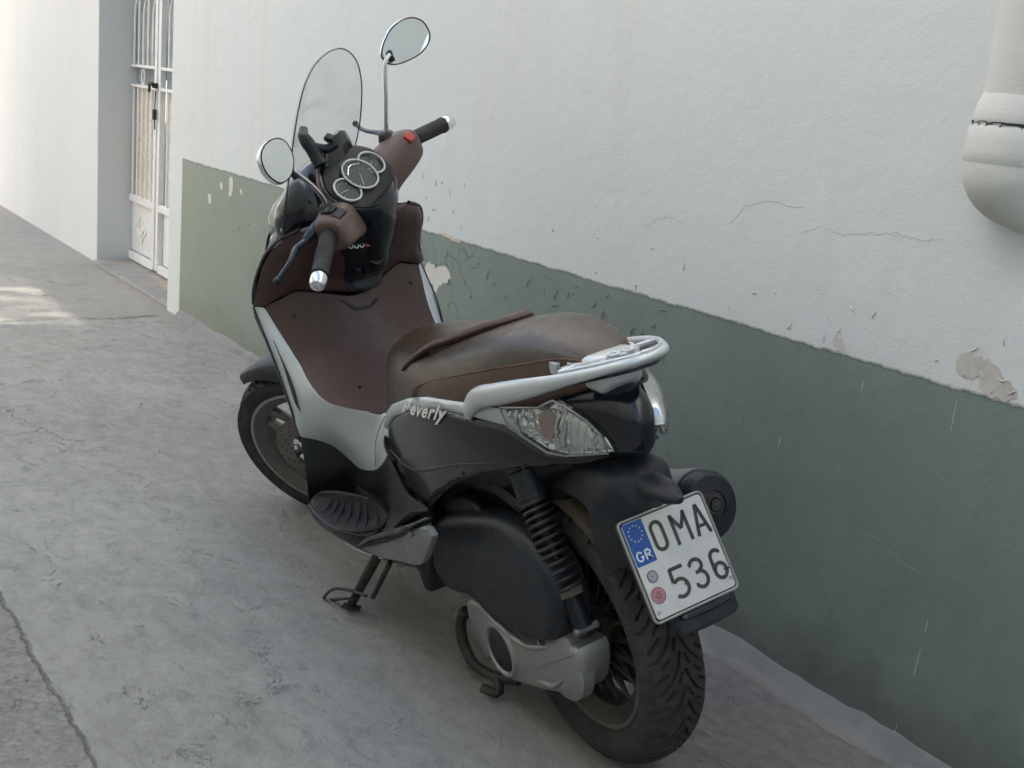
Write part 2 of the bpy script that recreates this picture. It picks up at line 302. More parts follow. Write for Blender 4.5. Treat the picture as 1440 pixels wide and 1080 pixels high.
def cdt(outline,res):
    P=[(p[0],p[1]) for p in outline]; n=len(P)
    xs=[p[0] for p in P]; ys=[p[1] for p in P]; pts=list(P)
    y=min(ys)+res*.5; r=0
    while y<max(ys):
        x=min(xs)+res*(.5 if r%2 else .25)
        while x<max(xs):
            if inpoly(x,y,P):
                d=min((x-a)**2+(y-b)**2 for a,b in P)
                if d>(res*.5)**2: pts.append((x,y))
            x+=res
        y+=res*.87; r+=1
    vs,es,fs,_,_,_=delaunay_2d_cdt([Vector(p) for p in pts],[],[list(range(n))],1,1e-6)
    return [tuple(v) for v in vs],[tuple(f) for f in fs]
def sheet(outline,fn,thick,off=0,out=None,res=.014,smooth_out=None,g=None,mi=0,dome=0):
    """a curved panel of real thickness: outline (a,b) filled and laid on the surface fn(a,b)"""
    if smooth_out: outline=[(p.x,p.y) for p in crom_closed([(a,b,0) for a,b in outline],smooth_out)]
    vs,fs=cdt(outline,res); top=[];bot=[]; e=1e-3; O=[(p[0],p[1]) for p in outline]
    for a,b in vs:
        p=Vector(fn(a,b)); du=Vector(fn(a+e,b))-p; dv=Vector(fn(a,b+e))-p; n=du.cross(dv).normalized()
        if out is not None and n.dot(Vector(out))<0: n=-n
        d=0
        if dome:
            dd=min(segd(a,b,O[i],O[(i+1)%len(O)]) for i in range(len(O))); d=dome*math.sqrt(min(1,dd/(abs(dome)*2.2)))
        top.append(p+n*(off+d)); bot.append(p+n*(off-thick))
    k=len(vs); cnt={}
    for f in fs:
        for i in range(len(f)):
            q=(f[i],f[(i+1)%len(f)]); cnt[q]=1
    F=list(fs)+[tuple(i+k for i in f[::-1]) for f in fs]
    for (i,j) in cnt:
        if (j,i) not in cnt: F.append((j,i,i+k,j+k))
    g=g or G(); g.add(top+bot,F,mi); return g
def segd(x,y,a,b):
    dx,dy=b[0]-a[0],b[1]-a[1]; t=max(0,min(1,((x-a[0])*dx+(y-a[1])*dy)/(dx*dx+dy*dy+1e-12)))
    return math.hypot(x-a[0]-t*dx,y-a[1]-t*dy)
def patch(curves,nu=40,nv=None,thick=.003,out=(0,1,0),g=None,mi=0):
    """surface through several curves, each a list of 3D points, with thickness"""
    C=[crom(c,nu) for c in curves]; nv=nv or max(2,len(curves)*6)
    cols=[crom([c[i] for c in C],nv) for i in range(nu)]
    nrm=[]
    for i in range(nu):
        r=[]
        for j in range(nv):
            du=cols[min(i+1,nu-1)][j]-cols[max(i-1,0)][j]; dv=cols[i][min(j+1,nv-1)]-cols[i][max(j-1,0)]
            n=du.cross(dv)
            r.append(n.normalized() if n.length>1e-12 else Vector(out))
        nrm.append(r)
    s=sum((Vector(out).dot(n) for r in nrm for n in r)); s=1 if s>0 else -1
    top=[cols[i][j] for i in range(nu) for j in range(nv)]; bot=[cols[i][j]-nrm[i][j]*s*thick for i in range(nu) for j in range(nv)]
    k=nu*nv; F=[]
    ix=lambda i,j:i*nv+j
    for i in range(nu-1):
        for j in range(nv-1):
            q=(ix(i,j),ix(i+1,j),ix(i+1,j+1),ix(i,j+1)); F.append(q); F.append(tuple(a+k for a in q[::-1]))
    B=[ix(i,0) for i in range(nu)]+[ix(nu-1,j) for j in range(1,nv)]+[ix(i,nv-1) for i in range(nu-2,-1,-1)]+[ix(0,j) for j in range(nv-2,0,-1)]
    for a,b in zip(B,B[1:]+B[:1]): F.append((a,a+k,b+k,b))
    g=g or G(); g.add(top+bot,F,mi); return g
def slab(outline3,n,depth,rnd=.01,steps=4,g=None,mi=0,sm=None,back=None):
    """solid cushion: planar outline, extruded along n by depth with a rounded rim"""
    P=[Vector(p) for p in outline3]
    if sm: P=crom_closed(P,sm)
    n=Vector(n).normalized(); c=sum(P,Vector())/len(P); k=len(P)
    # inward normals in plane
    inn=[]
    area=sum((P[i].cross(P[(i+1)%k])).dot(n) for i in range(k))
    for i in range(k):
        t=(P[(i+1)%k]-P[i-1]).normalized(); m=n.cross(t); inn.append(m if area>0 else -m)
    rings=[[p.copy() for p in P]]
    rings.append([p+n*(depth-rnd) for p in P])
    for j in range(1,steps+1):
        a=PI/2*j/steps; rings.append([p+m*rnd*(1-math.cos(a))+n*(depth-rnd+rnd*math.sin(a)) for p,m in zip(P,inn)])
    g=g or G(); g.loft(rings,True,mi); return g
def both(g,name,mat,parent,**k):
    a=g.make(name,mat,parent,**k); b=g.mirrored().make(name,mat,parent,**k); return a,b
def stroke(pts,w,fn,g,thick=.0006,samp=None,mi=0):
    """flat inked stroke following pts in plane coordinates fn(u,v)->3D,normal"""
    P=[Vector((a,b,0)) for a,b in pts]
    if samp: P=crom(P,samp)
    L=[];R=[]
    for i,p in enumerate(P):
        t0=(p-P[i-1]).normalized() if i else None; t1=(P[i+1]-p).normalized() if i<len(P)-1 else None
        if t0 is None: t0=t1
        if t1 is None: t1=t0
        n0=Vector((-t0.y,t0.x,0)); n1=Vector((-t1.y,t1.x,0)); m=(n0+n1); m=m.normalized() if m.length>1e-6 else n0
        k=1/max(.45,m.dot(n0)); L.append(p+m*w/2*k); R.append(p-m*w/2*k)
    n=len(P); vs=[fn(p.x,p.y,thick) for p in L+R]+[fn(p.x,p.y,0) for p in L+R]; fs=[]
    for i in range(n-1):
        fs.append((i,i+1,n+i+1,n+i)); fs.append((i,i+2*n,i+1+2*n,i+1)); fs.append((n+i,n+i+1,3*n+i+1,3*n+i))
    fs+=[(0,n,3*n,2*n),(n-1,3*n-1,4*n-1,2*n-1)]
    g.add(vs,fs,mi); return g
def disk(c,r,fn,g,thick=.0006,n=24,mi=0,r0=0):
    if r0:
        vs=[fn(c[0]+q*math.cos(2*PI*i/n),c[1]+q*math.sin(2*PI*i/n),h) for h in(thick,0) for q in (r,r0) for i in range(n)]
        fs=[]
        for i in range(n):
            j=(i+1)%n; fs+=[(i,j,n+j,n+i),(i,i+2*n,j+2*n,j),(n+i,n+j,3*n+j,3*n+i)]
    else:
        vs=[fn(c[0]+r*math.cos(2*PI*i/n),c[1]+r*math.sin(2*PI*i/n),h) for h in(thick,0) for i in range(n)]
        fs=[tuple(range(n))]+[(i,i+n,(i+1)%n+n,(i+1)%n) for i in range(n)]
    g.add(vs,fs,mi); return g
M['chrome_dull']=simple('lamp_reflector',(.66,.67,.68),.13,.95,grain=.6,grain_s=60,var=.08,vs=60)
M['chrome_dull2']=simple('lamp_bowl',(.66,.66,.64),.32,.5,var=.06)
M['crackline']=simple('pale_crack',(.40,.39,.37),.9)
M['letter_silver']=simple('letter_silver',(.88,.87,.82),.3,.2,var=.05)
M['blue_black']=simple('anodised_lever',(.018,.026,.045),.22,.3,var=.1)
M['rust_dark']=simple('grimy_casting',(.055,.042,.032),.7,.2,grain=.8,grain_s=90,var=.4,dust=.6,dustcol=(.13,.09,.06))
# ---------------------------------------------------------------- camera
F_=1749.31; H_=1.3694; CR=[[-0.545321, -0.243965, 0.801939], [-0.833672, 0.05824, -0.549181], [0.087277, -0.968034, -0.235146]]
cam=bpy.data.cameras.new('camera'); co=bpy.data.objects.new('camera',cam); COL.objects.link(co)
cam.lens=F_/1440*36; cam.sensor_width=36; cam.clip_end=200; cam.clip_start=.05
r_,d_,f_=[Vector([CR[i][k] for i in range(3)]) for k in range(3)]
mw=Matrix.Identity(4)
for i in range(3): mw[i][0]=r_[i]; mw[i][1]=-d_[i]; mw[i][2]=-f_[i]
mw[2][3]=H_; co.matrix_world=mw; SC.camera=co
# ---------------------------------------------------------------- light
SUN_EL=math.radians(38); SUN_AZ=math.radians(74)   # azimuth measured from +x towards +y
w=bpy.data.worlds.new('World'); SC.world=w; w.use_nodes=True; nt=w.node_tree
bg=nt.nodes['Background']; sk=nt.nodes.new('ShaderNodeTexSky'); sk.sky_type='NISHITA'; sk.sun_disc=False
sk.sun_elevation=SUN_EL; sk.sun_rotation=PI/2-SUN_AZ; sk.air_density=1.0; sk.dust_density=3.6; sk.ozone_density=.6
nt.links.new(sk.outputs[0],bg.inputs[0]); bg.inputs[1].default_value=.143
sl=bpy.data.lights.new('sun','SUN'); sl.energy=3.4; sl.angle=math.radians(.5); sl.color=(1,.955,.86)
so=bpy.data.objects.new('sun',sl); COL.objects.link(so)
sd=Vector((math.cos(SUN_EL)*math.cos(SUN_AZ),math.cos(SUN_EL)*math.sin(SUN_AZ),math.sin(SUN_EL)))
so.rotation_euler=sd.to_track_quat('Z','Y').to_euler(); so.location=(5,5,12)
SC.view_settings.view_transform='Standard'; SC.view_settings.look='None'; SC.view_settings.exposure=1.46; SC.view_settings.gamma=1
SC.cycles.max_bounces=8; SC.cycles.diffuse_bounces=3; SC.cycles.transparent_max_bounces=12; SC.cycles.use_adaptive_sampling=True; SC.cycles.adaptive_threshold=.02; SC.cycles.caustics_reflective=False; SC.cycles.caustics_refractive=False
def tag(o,label=None,cat=None,group=None,kind=None):
    if label: o['label']=label
    if cat: o['category']=cat
    if group: o['group']=group
    if kind: o['kind']=kind
    return o
WY=-2.18
# ---------------------------------------------------------------- materials of the setting
def sep(nt,v):
    s=N(nt,'ShaderNodeSeparateXYZ'); nt.links.new(v,s.inputs[0]); return s.outputs
def mapv(nt,v,scale=(1,1,1),loc=(0,0,0),rot=(0,0,0)):
    m=N(nt,'ShaderNodeMapping'); m.inputs['Scale'].default_value=scale; m.inputs['Location'].default_value=loc; m.inputs['Rotation'].default_value=rot
    nt.links.new(v,m.inputs['Vector']); return m.outputs[0]
def smooth(nt,x,a,b):
    if a>b: return math_(nt,'SUBTRACT',1.,smooth(nt,x,b,a))
    m=N(nt,'ShaderNodeMapRange',interpolation_type='SMOOTHSTEP'); nt.links.new(x,m.inputs[0]); m.inputs[1].default_value=a; m.inputs[2].default_value=b
    return m.outputs[0]
def mul(nt,*a):
    r=a[0]
    for x in a[1:]: r=math_(nt,'MULTIPLY',r,x)
    return r
def vor_edge(nt,v,scale,w0,w1,dist=.0,ds=6):
    """1 on thin irregular crack lines"""
    nz=N(nt,'ShaderNodeTexNoise'); nz.inputs['Scale'].default_value=ds; nz.inputs['Detail'].default_value=6; nt.links.new(v,nz.inputs['Vector'])
    vm=N(nt,'ShaderNodeVectorMath',operation='SCALE'); nt.links.new(nz.outputs['Color'],vm.inputs[0]); vm.inputs['Scale'].default_value=dist
    va=N(nt,'ShaderNodeVectorMath',operation='ADD'); nt.links.new(v,va.inputs[0]); nt.links.new(vm.outputs[0],va.inputs[1])
    t=N(nt,'ShaderNodeTexVoronoi',feature='DISTANCE_TO_EDGE'); t.inputs['Scale'].default_value=scale; nt.links.new(va.outputs[0],t.inputs['Vector'])
    return math_(nt,'SUBTRACT',1.,smooth(nt,t.outputs['Distance'],w0,w1))
def wall_mat(name,white=(.72,.725,.73),green=None,gx=6.37,gz=.835):
    m,nt,b=new_mat(name); v=coords(nt); X,Y,Z=sep(nt,v)
    n1=noise(nt,1.1,6,.6,v); n2=noise(nt,9,6,.6,v)
    wc=ramp(nt,n1,[(.3,tuple(c*.95 for c in white)),(.7,white)])
    st=noise(nt,1.,5,.6,mapv(nt,v,(5.5,5.5,.35)))
    wc=mixc(nt,mul(nt,ramp(nt,st,[(.52,0.),(.75,.55)]),ramp(nt,n1,[(.35,.25),(.7,1.)])),wc,(.66,.60,.50))
    # grey scuffs and small flaked spots low on the white
    fl=vor_edge(nt,v,9,.0,.014,.22,9)
    flm=mul(nt,fl,ramp(nt,noise(nt,1.7,3,.5,mapv(nt,v,loc=(3.1,0,.7))),[(.58,0.),(.64,1.)]),smooth(nt,Z,1.02,.84))
    wc=mixc(nt,mul(nt,flm,.20),wc,(.30,.28,.25))
    pits=ramp(nt,noise(nt,70,3,.6,v),[(.70,0.),(.76,1.)])
    wc=mixc(nt,mul(nt,pits,.22),wc,(.4,.38,.35))
    col=wc; mask=None
    if green:
        n3=noise(nt,2.2,7,.65,mapv(nt,v,loc=(1.7,0,0)))
        gc=ramp(nt,n3,[(.25,tuple(c*.84 for c in green)),(.5,green),(.78,(green[0]*1.15,green[1]*1.12,green[2]*1.15))])
        gs=noise(nt,1.,6,.6,mapv(nt,v,(10,10,.6),loc=(0,0,4)))
        gc=mixc(nt,ramp(nt,gs,[(.5,0.),(.8,.38)]),gc,(.235,.28,.285))
        gc=mixc(nt,ramp(nt,noise(nt,3.3,6,.7,mapv(nt,v,loc=(9,0,2))),[(.55,0.),(.75,.35)]),gc,(.205,.20,.155))
        # dirt rising from the ground
        dz=mul(nt,smooth(nt,math_(nt,'ADD',Z,math_(nt,'MULTIPLY',math_(nt,'SUBTRACT',n2,.5),.28)),.24,.0),.6)
        gc=mixc(nt,dz,gc,(.085,.08,.068))
        gfl=mul(nt,vor_edge(nt,v,5.2,.0,.016,.30,7),ramp(nt,noise(nt,1.3,4,.5,mapv(nt,v,loc=(5.2,0,.2))),[(.50,0.),(.58,1.)]),smooth(nt,Z,.46,.64),smooth(nt,X,2.2,2.8),smooth(nt,X,5.2,4.2))
        gc=mixc(nt,mul(nt,smooth(nt,X,3.2,6.6),.6),gc,(.30,.325,.26))
        gfl=mul(nt,gfl,math_(nt,'LESS_THAN',Z,gz-.01))
        gc=mixc(nt,mul(nt,gfl,.6),gc,(.05,.055,.05))
        ez=math_(nt,'ADD',Z,math_(nt,'MULTIPLY',math_(nt,'SUBTRACT',noise(nt,11,6,.75,v),.5),.030))
        ex=math_(nt,'ADD',X,math_(nt,'MULTIPLY',math_(nt,'SUBTRACT',noise(nt,18,3,.6,v),.5),.012))
        mask=mul(nt,math_(nt,'LESS_THAN',ez,gz),math_(nt,'LESS_THAN',ex,gx))
        line=mul(nt,smooth(nt,math_(nt,'ABSOLUTE',math_(nt,'SUBTRACT',ez,gz)),.007,.001),math_(nt,'LESS_THAN',X,gx),ramp(nt,n2,[(.3,.35),(.7,.8)]))
        col=mixc(nt,mask,wc,gc)
        col=mixc(nt,line,col,(.10,.11,.10))
    nt.links.new(col,b.inputs['Base Color'])
    if mask is not None:
        nt.links.new(ramp(nt,mask,[(0.,.72),(1.,.50)]),b.inputs['Roughness'])
    else: b.inputs['Roughness'].default_value=.72
    h2=bump(nt,None,noise(nt,8,4,.55,v),.35,.012)
    h3=bump(nt,None,noise(nt,190,2,.6,v),.45,.0016,h2)
    h=mul(nt,flm,.4) if mask is None else math_(nt,'ADD',mul(nt,flm,.4),gfl)
    bump(nt,b,math_(nt,'SUBTRACT',1.,h),.8,.004,h3)
    return m
MW_main=wall_mat('painted_plaster_two_tone',(.70,.735,.738),(.190,.243,.220))
MW_white=wall_mat('white_plaster',(.70,.715,.705))
MW_cream=simple('cream_render',(.67,.69,.61),.85,var=.06,vs=1)
def ground_mat():
    m,nt,b=new_mat('worn_concrete'); v=coords(nt); X,Y,Z=sep(nt,v)
    n0=noise(nt,.8,4,.6,v); n1=noise(nt,3.2,7,.68,v,.6); n2=noise(nt,28,4,.65,v); n3=noise(nt,230,3,.6,v)
    c=ramp(nt,n0,[(.3,(.375,.362,.312)),(.7,(.462,.450,.395))])
    c=mixc(nt,ramp(nt,n1,[(.42,0.),(.66,.50)]),c,(.285,.275,.25))
    c=mixc(nt,ramp(nt,noise(nt,5.5,8,.66,mapv(nt,v,loc=(4,2,0)),1.2),[(.56,0.),(.60,.22),(.8,.40)]),c,(.46,.45,.42))
    n4=noise(nt,13,8,.78,mapv(nt,v,(1,1.4,1),loc=(2,5,0)),.4)
    c=mixc(nt,ramp(nt,n4,[(.36,.50),(.5,0.)]),c,(.235,.225,.205)); c=mixc(nt,ramp(nt,n4,[(.52,0.),(.68,.45)]),c,(.555,.535,.485))
    # trowel marks: pale/dark shallow scales
    tr=vor_edge(nt,mapv(nt,v,(1,1.9,1),rot=(0,0,.35)),6.5,.0,.05,.5,3)
    c=mixc(nt,mul(nt,tr,ramp(nt,noise(nt,1.6,4,.6,mapv(nt,v,loc=(8,3,0))),[(.6,0.),(.72,.10)])),c,(.13,.13,.13))
    fk=noise(nt,4.2,8,.72,mapv(nt,v,(1,1.5,1),loc=(6,1,0),rot=(0,0,.3)),1.6)
    flake=ramp(nt,fk,[(.50,0.),(.515,1.)])
    c=mixc(nt,mul(nt,flake,ramp(nt,n0,[(.4,.10),(.65,.38)])),c,(.53,.51,.465))
    edge=mul(nt,smooth(nt,math_(nt,'ABSOLUTE',math_(nt,'SUBTRACT',fk,.503)),.010,.001),ramp(nt,noise(nt,7,3,.6,mapv(nt,v,loc=(1,9,0))),[(.58,0.),(.66,.9)]))
    c=mixc(nt,mul(nt,edge,.28),c,(.07,.068,.065))
    # older, coarser concrete beyond the long joint
    jy=math_(nt,'ADD',Y,math_(nt,'MULTIPLY',math_(nt,'SUBTRACT',noise(nt,5,5,.6,v),.5),.09))
    old=math_(nt,'GREATER_THAN',jy,-.615)
    agg=N(nt,'ShaderNodeTexVoronoi'); agg.inputs['Scale'].default_value=75; nt.links.new(v,agg.inputs['Vector'])
    ac=N(nt,'ShaderNodeHueSaturation'); ac.inputs['Saturation'].default_value=.18; nt.links.new(agg.outputs['Color'],ac.inputs['Color'])
    oc=mixc(nt,.35,ramp(nt,n2,[(.3,(.24,.22,.19)),(.7,(.41,.385,.345))]),mixc(nt,1.,ac.outputs[0],(.42,.40,.36),'MULTIPLY'))
    c=mixc(nt,old,c,oc)
    jl=mul(nt,smooth(nt,math_(nt,'ABSOLUTE',math_(nt,'ADD',jy,.615)),.007,.002),ramp(nt,n2,[(.35,.4),(.6,1.)]))
    # cross joint, browner far slab
    jx=math_(nt,'ADD',X,math_(nt,'MULTIPLY',math_(nt,'SUBTRACT',noise(nt,3,5,.6,v),.5),.22))
    c=mixc(nt,mul(nt,math_(nt,'GREATER_THAN',jx,6.40),.55),c,(.37,.345,.31))
    jl=math_(nt,'MAXIMUM',jl,mul(nt,smooth(nt,math_(nt,'ABSOLUTE',math_(nt,'SUBTRACT',jx,6.40)),.035,.008),ramp(nt,n1,[(.42,0.),(.55,.8)])))
    # brown grit along the wall and out under the scooter
    wd=mul(nt,smooth(nt,math_(nt,'ADD',Y,math_(nt,'MULTIPLY',math_(nt,'SUBTRACT',n1,.5),.5)),-1.05,-1.85),smooth(nt,X,5.2,2.6),.85)
    c=mixc(nt,wd,c,ramp(nt,n2,[(.3,(.20,.175,.145)),(.7,(.34,.31,.27))]))
    cr=vor_edge(nt,mapv(nt,v,(1.,1.,1),rot=(0,0,.5)),1.15,.0,.0045,.35,4)
    crm=mul(nt,cr,ramp(nt,noise(nt,1.1,3,.5,mapv(nt,v,loc=(2,7,0))),[(.56,0.),(.63,.55)]))
    cr2=mul(nt,vor_edge(nt,mapv(nt,v,(1,2.2,1),rot=(0,0,.2)),3.3,.0,.010,.5,5),ramp(nt,noise(nt,2.3,3,.5,mapv(nt,v,loc=(5,1,0))),[(.72,0.),(.78,.5)]))
    cm=math_(nt,'MAXIMUM',math_(nt,'MAXIMUM',crm,cr2),math_(nt,'MAXIMUM',jl,mul(nt,edge,.35)))
    c=mixc(nt,mul(nt,cm,.66),c,(.045,.042,.038))
    sp=ramp(nt,noise(nt,46,3,.6,mapv(nt,v,loc=(3,3,0))),[(.70,0.),(.74,1.)])
    c=mixc(nt,mul(nt,sp,.5),c,(.07,.065,.06))
    sp2=ramp(nt,noise(nt,60,2,.6,mapv(nt,v,loc=(13,3,0))),[(.73,0.),(.76,1.)])
    c=mixc(nt,mul(nt,sp2,.5),c,(.5,.49,.47))
    c=mixc(nt,mul(nt,ramp(nt,n3,[(.35,0.),(.7,1.)]),.25),c,(.20,.195,.185))
    nt.links.new(c,b.inputs['Base Color']); nt.links.new(ramp(nt,n1,[(.3,.72),(.7,.92)]),b.inputs['Roughness'])
    h2=bump(nt,None,math_(nt,'ADD',n1,mul(nt,flake,.05)),.6,.020); h3=bump(nt,None,n4,.9,.012,h2)
    h4=bump(nt,None,math_(nt,'ADD',n3,mul(nt,old,agg.outputs['Distance'],3.)),.7,.0025,h3)
    bump(nt,b,math_(nt,'SUBTRACT',1.,cm),.8,.008,h4)
    return m
MGround=ground_mat()
M['gate_paint']=simple('gate_white_paint',(.80,.80,.785),.38,var=.03,dust=.15,dustcol=(.5,.42,.3),vs=9)
M['gate_rust']=simple('rust_stain',(.42,.33,.24),.85,var=.2,grain=.6,grain_s=80,dust=.6,dustcol=(.30,.27,.23))
M['frost']=simple('frosted_pane_painted_sun',(.74,.68,.56),.28,var=.14,vs=5,coat=.3)  # cream stands for the sunlit street mirrored in the frosted glass
M['pane']=simple('pane_painted_reflection',(.30,.35,.36),.10,var=.25,vs=6,coat=.6)  # grey-blue reflection of the glass put into its base colour
M['pipe']=wall_mat('painted_over_pipe',(.70,.695,.65))
M['bare']=simple('bare_white_undercoat',(.66,.65,.60),.8,grain=.8,grain_s=90,var=.06)
M['bare_brown']=simple('bare_brown_render',(.545,.515,.47),.9,grain=1.,grain_s=70,var=.16,vs=25)
M['bare_pale']=simple('pale_worn_render',(.60,.585,.56),.9,grain=1.,grain_s=70,var=.12,vs=25)
M['bare_beige']=simple('beige_render',(.60,.53,.44),.85,grain=.6,var=.08)
M['curl']=simple('lifted_paint_edge',(.20,.25,.225),.5,var=.1)
M['curlw']=simple('lifted_white_paint',(.62,.62,.61),.5,var=.1)
def fillet_mat():
    m,nt,b=new_mat('painted_cement_fillet'); v=coords(nt); X,Y,Z=sep(nt,v); n=noise(nt,9,5,.65,v)
    c=ramp(nt,n,[(.3,(.165,.178,.168)),(.7,(.235,.25,.235))])
    c=mixc(nt,smooth(nt,X,2.6,4.2),c,ramp(nt,n,[(.3,(.20,.20,.19)),(.7,(.28,.28,.265))]))
    e=math_(nt,'ADD',Y,math_(nt,'MULTIPLY',math_(nt,'SUBTRACT',noise(nt,10,6,.75,v),.5),.17))
    c=mixc(nt,smooth(nt,e,-2.155,-2.110),c,(.27,.25,.22))
    nt.links.new(c,b.inputs['Base Color']); b.inputs['Roughness'].default_value=.8
    h=bump(nt,None,n,.8,.012); bump(nt,b,noise(nt,90,3,.6,v),.6,.002,h); return m
M['fillet']=fillet_mat(); M['step']=simple('grey_cement',(.30,.29,.27),.85,grain=.8,grain_s=60,var=.15,vs=7)
M['pebble']=simple('grit',(.30,.27,.235),.9,var=.4,vs=3)
M['leaf']=simple('dry_leaf',(.20,.11,.06),.8,var=.3)
M['hair']=simple('dark_crack',(.045,.043,.04),.9)

# ---------------------------------------------------------------- ground and walls
g=G()
def gnd(x,y):
    return .0
xs=[-14,-6]+[ -2+.25*i for i in range(49)]+[12,16,24,60]; ys=[-30,-8,-3]+[-2.6+.2*i for i in range(26)]+[4,10,30]
vs=[V(x,y,0) for x in xs for y in ys]; n=len(ys)
g.add(vs,[(i*n+j,(i+1)*n+j,(i+1)*n+j+1,i*n+j+1) for i in range(len(xs)-1) for j in range(n-1)])
tag(g.make('street',MGround),kind='structure')
# cement fillet where wall meets ground (rough outer edge)
rnd=random.Random(3)
g=G(); rings=[]
k=0; x=-3.
wob=lambda x,s: .5*math.sin(x*3.1+s)+.3*math.sin(x*7.7+2*s)+.2*math.sin(x*17+3*s)
rings=[]
while x<6.35:
    wd=.062+.020*wob(x,1)+(.05 if x>3.2 else 0)*max(0,wob(x*.7,5)); h=.046+.010*wob(x,2)+.006*wob(x*4,7)+rnd.uniform(-.003,.003)
    rings.append([V(x,WY-.01,-.01),V(x,WY-.01,h),V(x,WY+.012,h*.8),V(x,WY+wd*.35,h*.36+.002*wob(x*3,4)),V(x,WY+wd*.7,.014),V(x,WY+wd+.012*rnd.uniform(-.4,.4),.001),V(x,WY+wd,-.02)])
    x+=.05
g.loft(rings); tag(g.make('kerb','fillet',sharp=60),kind='structure')

def wall_obj(boxes,mat,name,label,cat):
    g=G()
    for (x0,x1,y0,y1,z0,z1) in boxes: g.box(((x0+x1)/2,(y0+y1)/2,(z0+z1)/2),(x1-x0,y1-y0,z1-z0))
    o=g.make(name,mat,smooth=False,bev=.006); return tag(o,label,cat)
wall=wall_obj([(-8,6.57,-2.55,WY,-.05,5.2)],MW_main,'plaster_wall','long white plastered wall with flaking green painted lower band beside the scooter','wall')
far=wall_obj([(8.13,26,-2.55,WY-.05,-.05,5.2)],MW_white,'plaster_wall','plain white wall on the far side of the metal gate, no green band','wall')
lint=wall_obj([(6.572,8.128,-2.53,WY-.02,2.35,5.19)],MW_white,'wall_lintel','white wall section over the gate opening','wall')
# bare and flaked spots on the wall
def blob(pts,seed,n=46,j=.006):
    r=random.Random(seed); P=crom_closed([(a,b,0) for a,b in pts],n)
    c=sum(P,Vector())/len(P)
    return [(p.x+r.uniform(-j,j),p.y+r.uniform(-j,j)) for p in P]
def wallspot(pts,mat,name,seed,j=.006,t=.0012,label=None):
    g=sheet(blob(pts,seed,j=j),lambda a,b:(a,WY,b),.0008,off=t,out=(0,1,0),res=.03)
    o=g.make(name,mat,wall,smooth=False); return o
wallspot([(3.79,.70),(3.76,.735),(3.72,.722),(3.66,.738),(3.61,.715),(3.62,.685),(3.68,.665),(3.70,.632),(3.735,.66),(3.775,.650)],'bare','bare_patch',1)
wallspot([(3.815,.66),(3.80,.67),(3.795,.64),(3.785,.60),(3.80,.585)],'bare','bare_patch',2,.003)
wallspot([(5.70,.812),(5.66,.815),(5.65,.77),(5.67,.725),(5.70,.73),(5.695,.77)],'bare','bare_patch',3,.004)
wallspot([(5.82,.775),(5.79,.78),(5.785,.755),(5.81,.745)],'bare','bare_patch',4,.003)
wallspot([(5.56,.775),(5.53,.775),(5.535,.755),(5.555,.755)],'bare','bare_patch',5,.003)
wallspot([(5.98,.70),(5.94,.70),(5.935,.665),(5.965,.66)],'bare','bare_patch',6,.003)
wallspot([(3.72,.842),(3.66,.846),(3.60,.842),(3.56,.833),(3.60,.829),(3.68,.836)],'bare_beige','bare_patch',7,.003)
wallspot([(1.575,.885),(1.56,.91),(1.525,.915),(1.49,.905),(1.465,.895),(1.455,.88),(1.43,.872),(1.425,.845),(1.46,.838),(1.50,.845),(1.515,.87),(1.55,.862)],'bare_brown','bare_patch',8,.005)
wallspot([(1.905,.868),(1.893,.878),(1.875,.865),(1.868,.85),(1.85,.842),(1.875,.840),(1.90,.848)],'bare_pale','bare_patch',9,.005,.0004)
# curled paint edges and hairline cracks
def hair(pts,r,mat,name,g=None,n=None):
    g=g or G(); P=[V(a,WY+.0006,b) for a,b in pts]; g.tube(P,r,5,samp=n or len(pts)*4); return g
g=G()
for L in [[(2.29,1.075),(2.272,1.085),(2.241,1.124),(2.20,1.135),(2.148,1.148),(2.10,1.14),(2.055,1.148)],[(2.05,1.09),(1.98,1.11),(1.93,1.10),(1.84,1.115),(1.78,1.12)],[(2.62,1.02),(2.52,1.06),(2.45,1.05)],
          [(1.66,1.13),(1.72,1.12),(1.78,1.13)]]:
    r=random.Random(int(L[0][0]*100)); Q=[(p.x+r.uniform(-.004,.004),p.y+r.uniform(-.004,.004)) for p in crom([(a,b,0) for a,b in L],26)]
    g.tube([V(a,WY+.0002,b) for a,b in Q],.0006,4)
g.make('hairline_crack','crackline',wall)
gg=G(); gw=G(); rr=random.Random(11)
def curl(G_,x,z,L,ang,rad=.0013):
    P=[]; a=ang
    for i in range(6):
        P.append(V(x,WY+.0005+.0022*math.sin(PI*i/5),z)); x+=math.cos(a)*L/5; z+=math.sin(a)*L/5; a+=rr.uniform(-.7,.7)
    G_.tube(P,[.0006,rad,rad,.0006],4,samp=9)
for i in range(70):
    x=rr.uniform(2.45,4.6); z=.83-abs(rr.gauss(0,.07))-.01
    if i%3==0: z-=.04
    if z<.5: continue
    curl(gg,x,z,rr.uniform(.012,.045),rr.choice([-1.4,-1.2,-.3,.2,2.9])+rr.uniform(-.4,.4))
for i in range(18): curl(gg,rr.uniform(1.6,5.9),rr.uniform(.3,.78),rr.uniform(.01,.03),rr.uniform(-1.8,-.9))
for i in range(14): curl(gw,rr.uniform(3.55,4.2),rr.uniform(.86,1.05),rr.uniform(.012,.03),rr.uniform(-1.8,-1.1),.0016)
for i in range(30): curl(gw,rr.choice([rr.gauss(1.9,.12),rr.gauss(1.5,.10),rr.gauss(2.6,.3)]),rr.uniform(.85,.98),rr.uniform(.010,.028),rr.uniform(-3,0),.0016)
tag(gg.make('paint_curl','curl',wall),kind='stuff'); tag(gw.make('paint_curl','curlw',wall),kind='stuff')
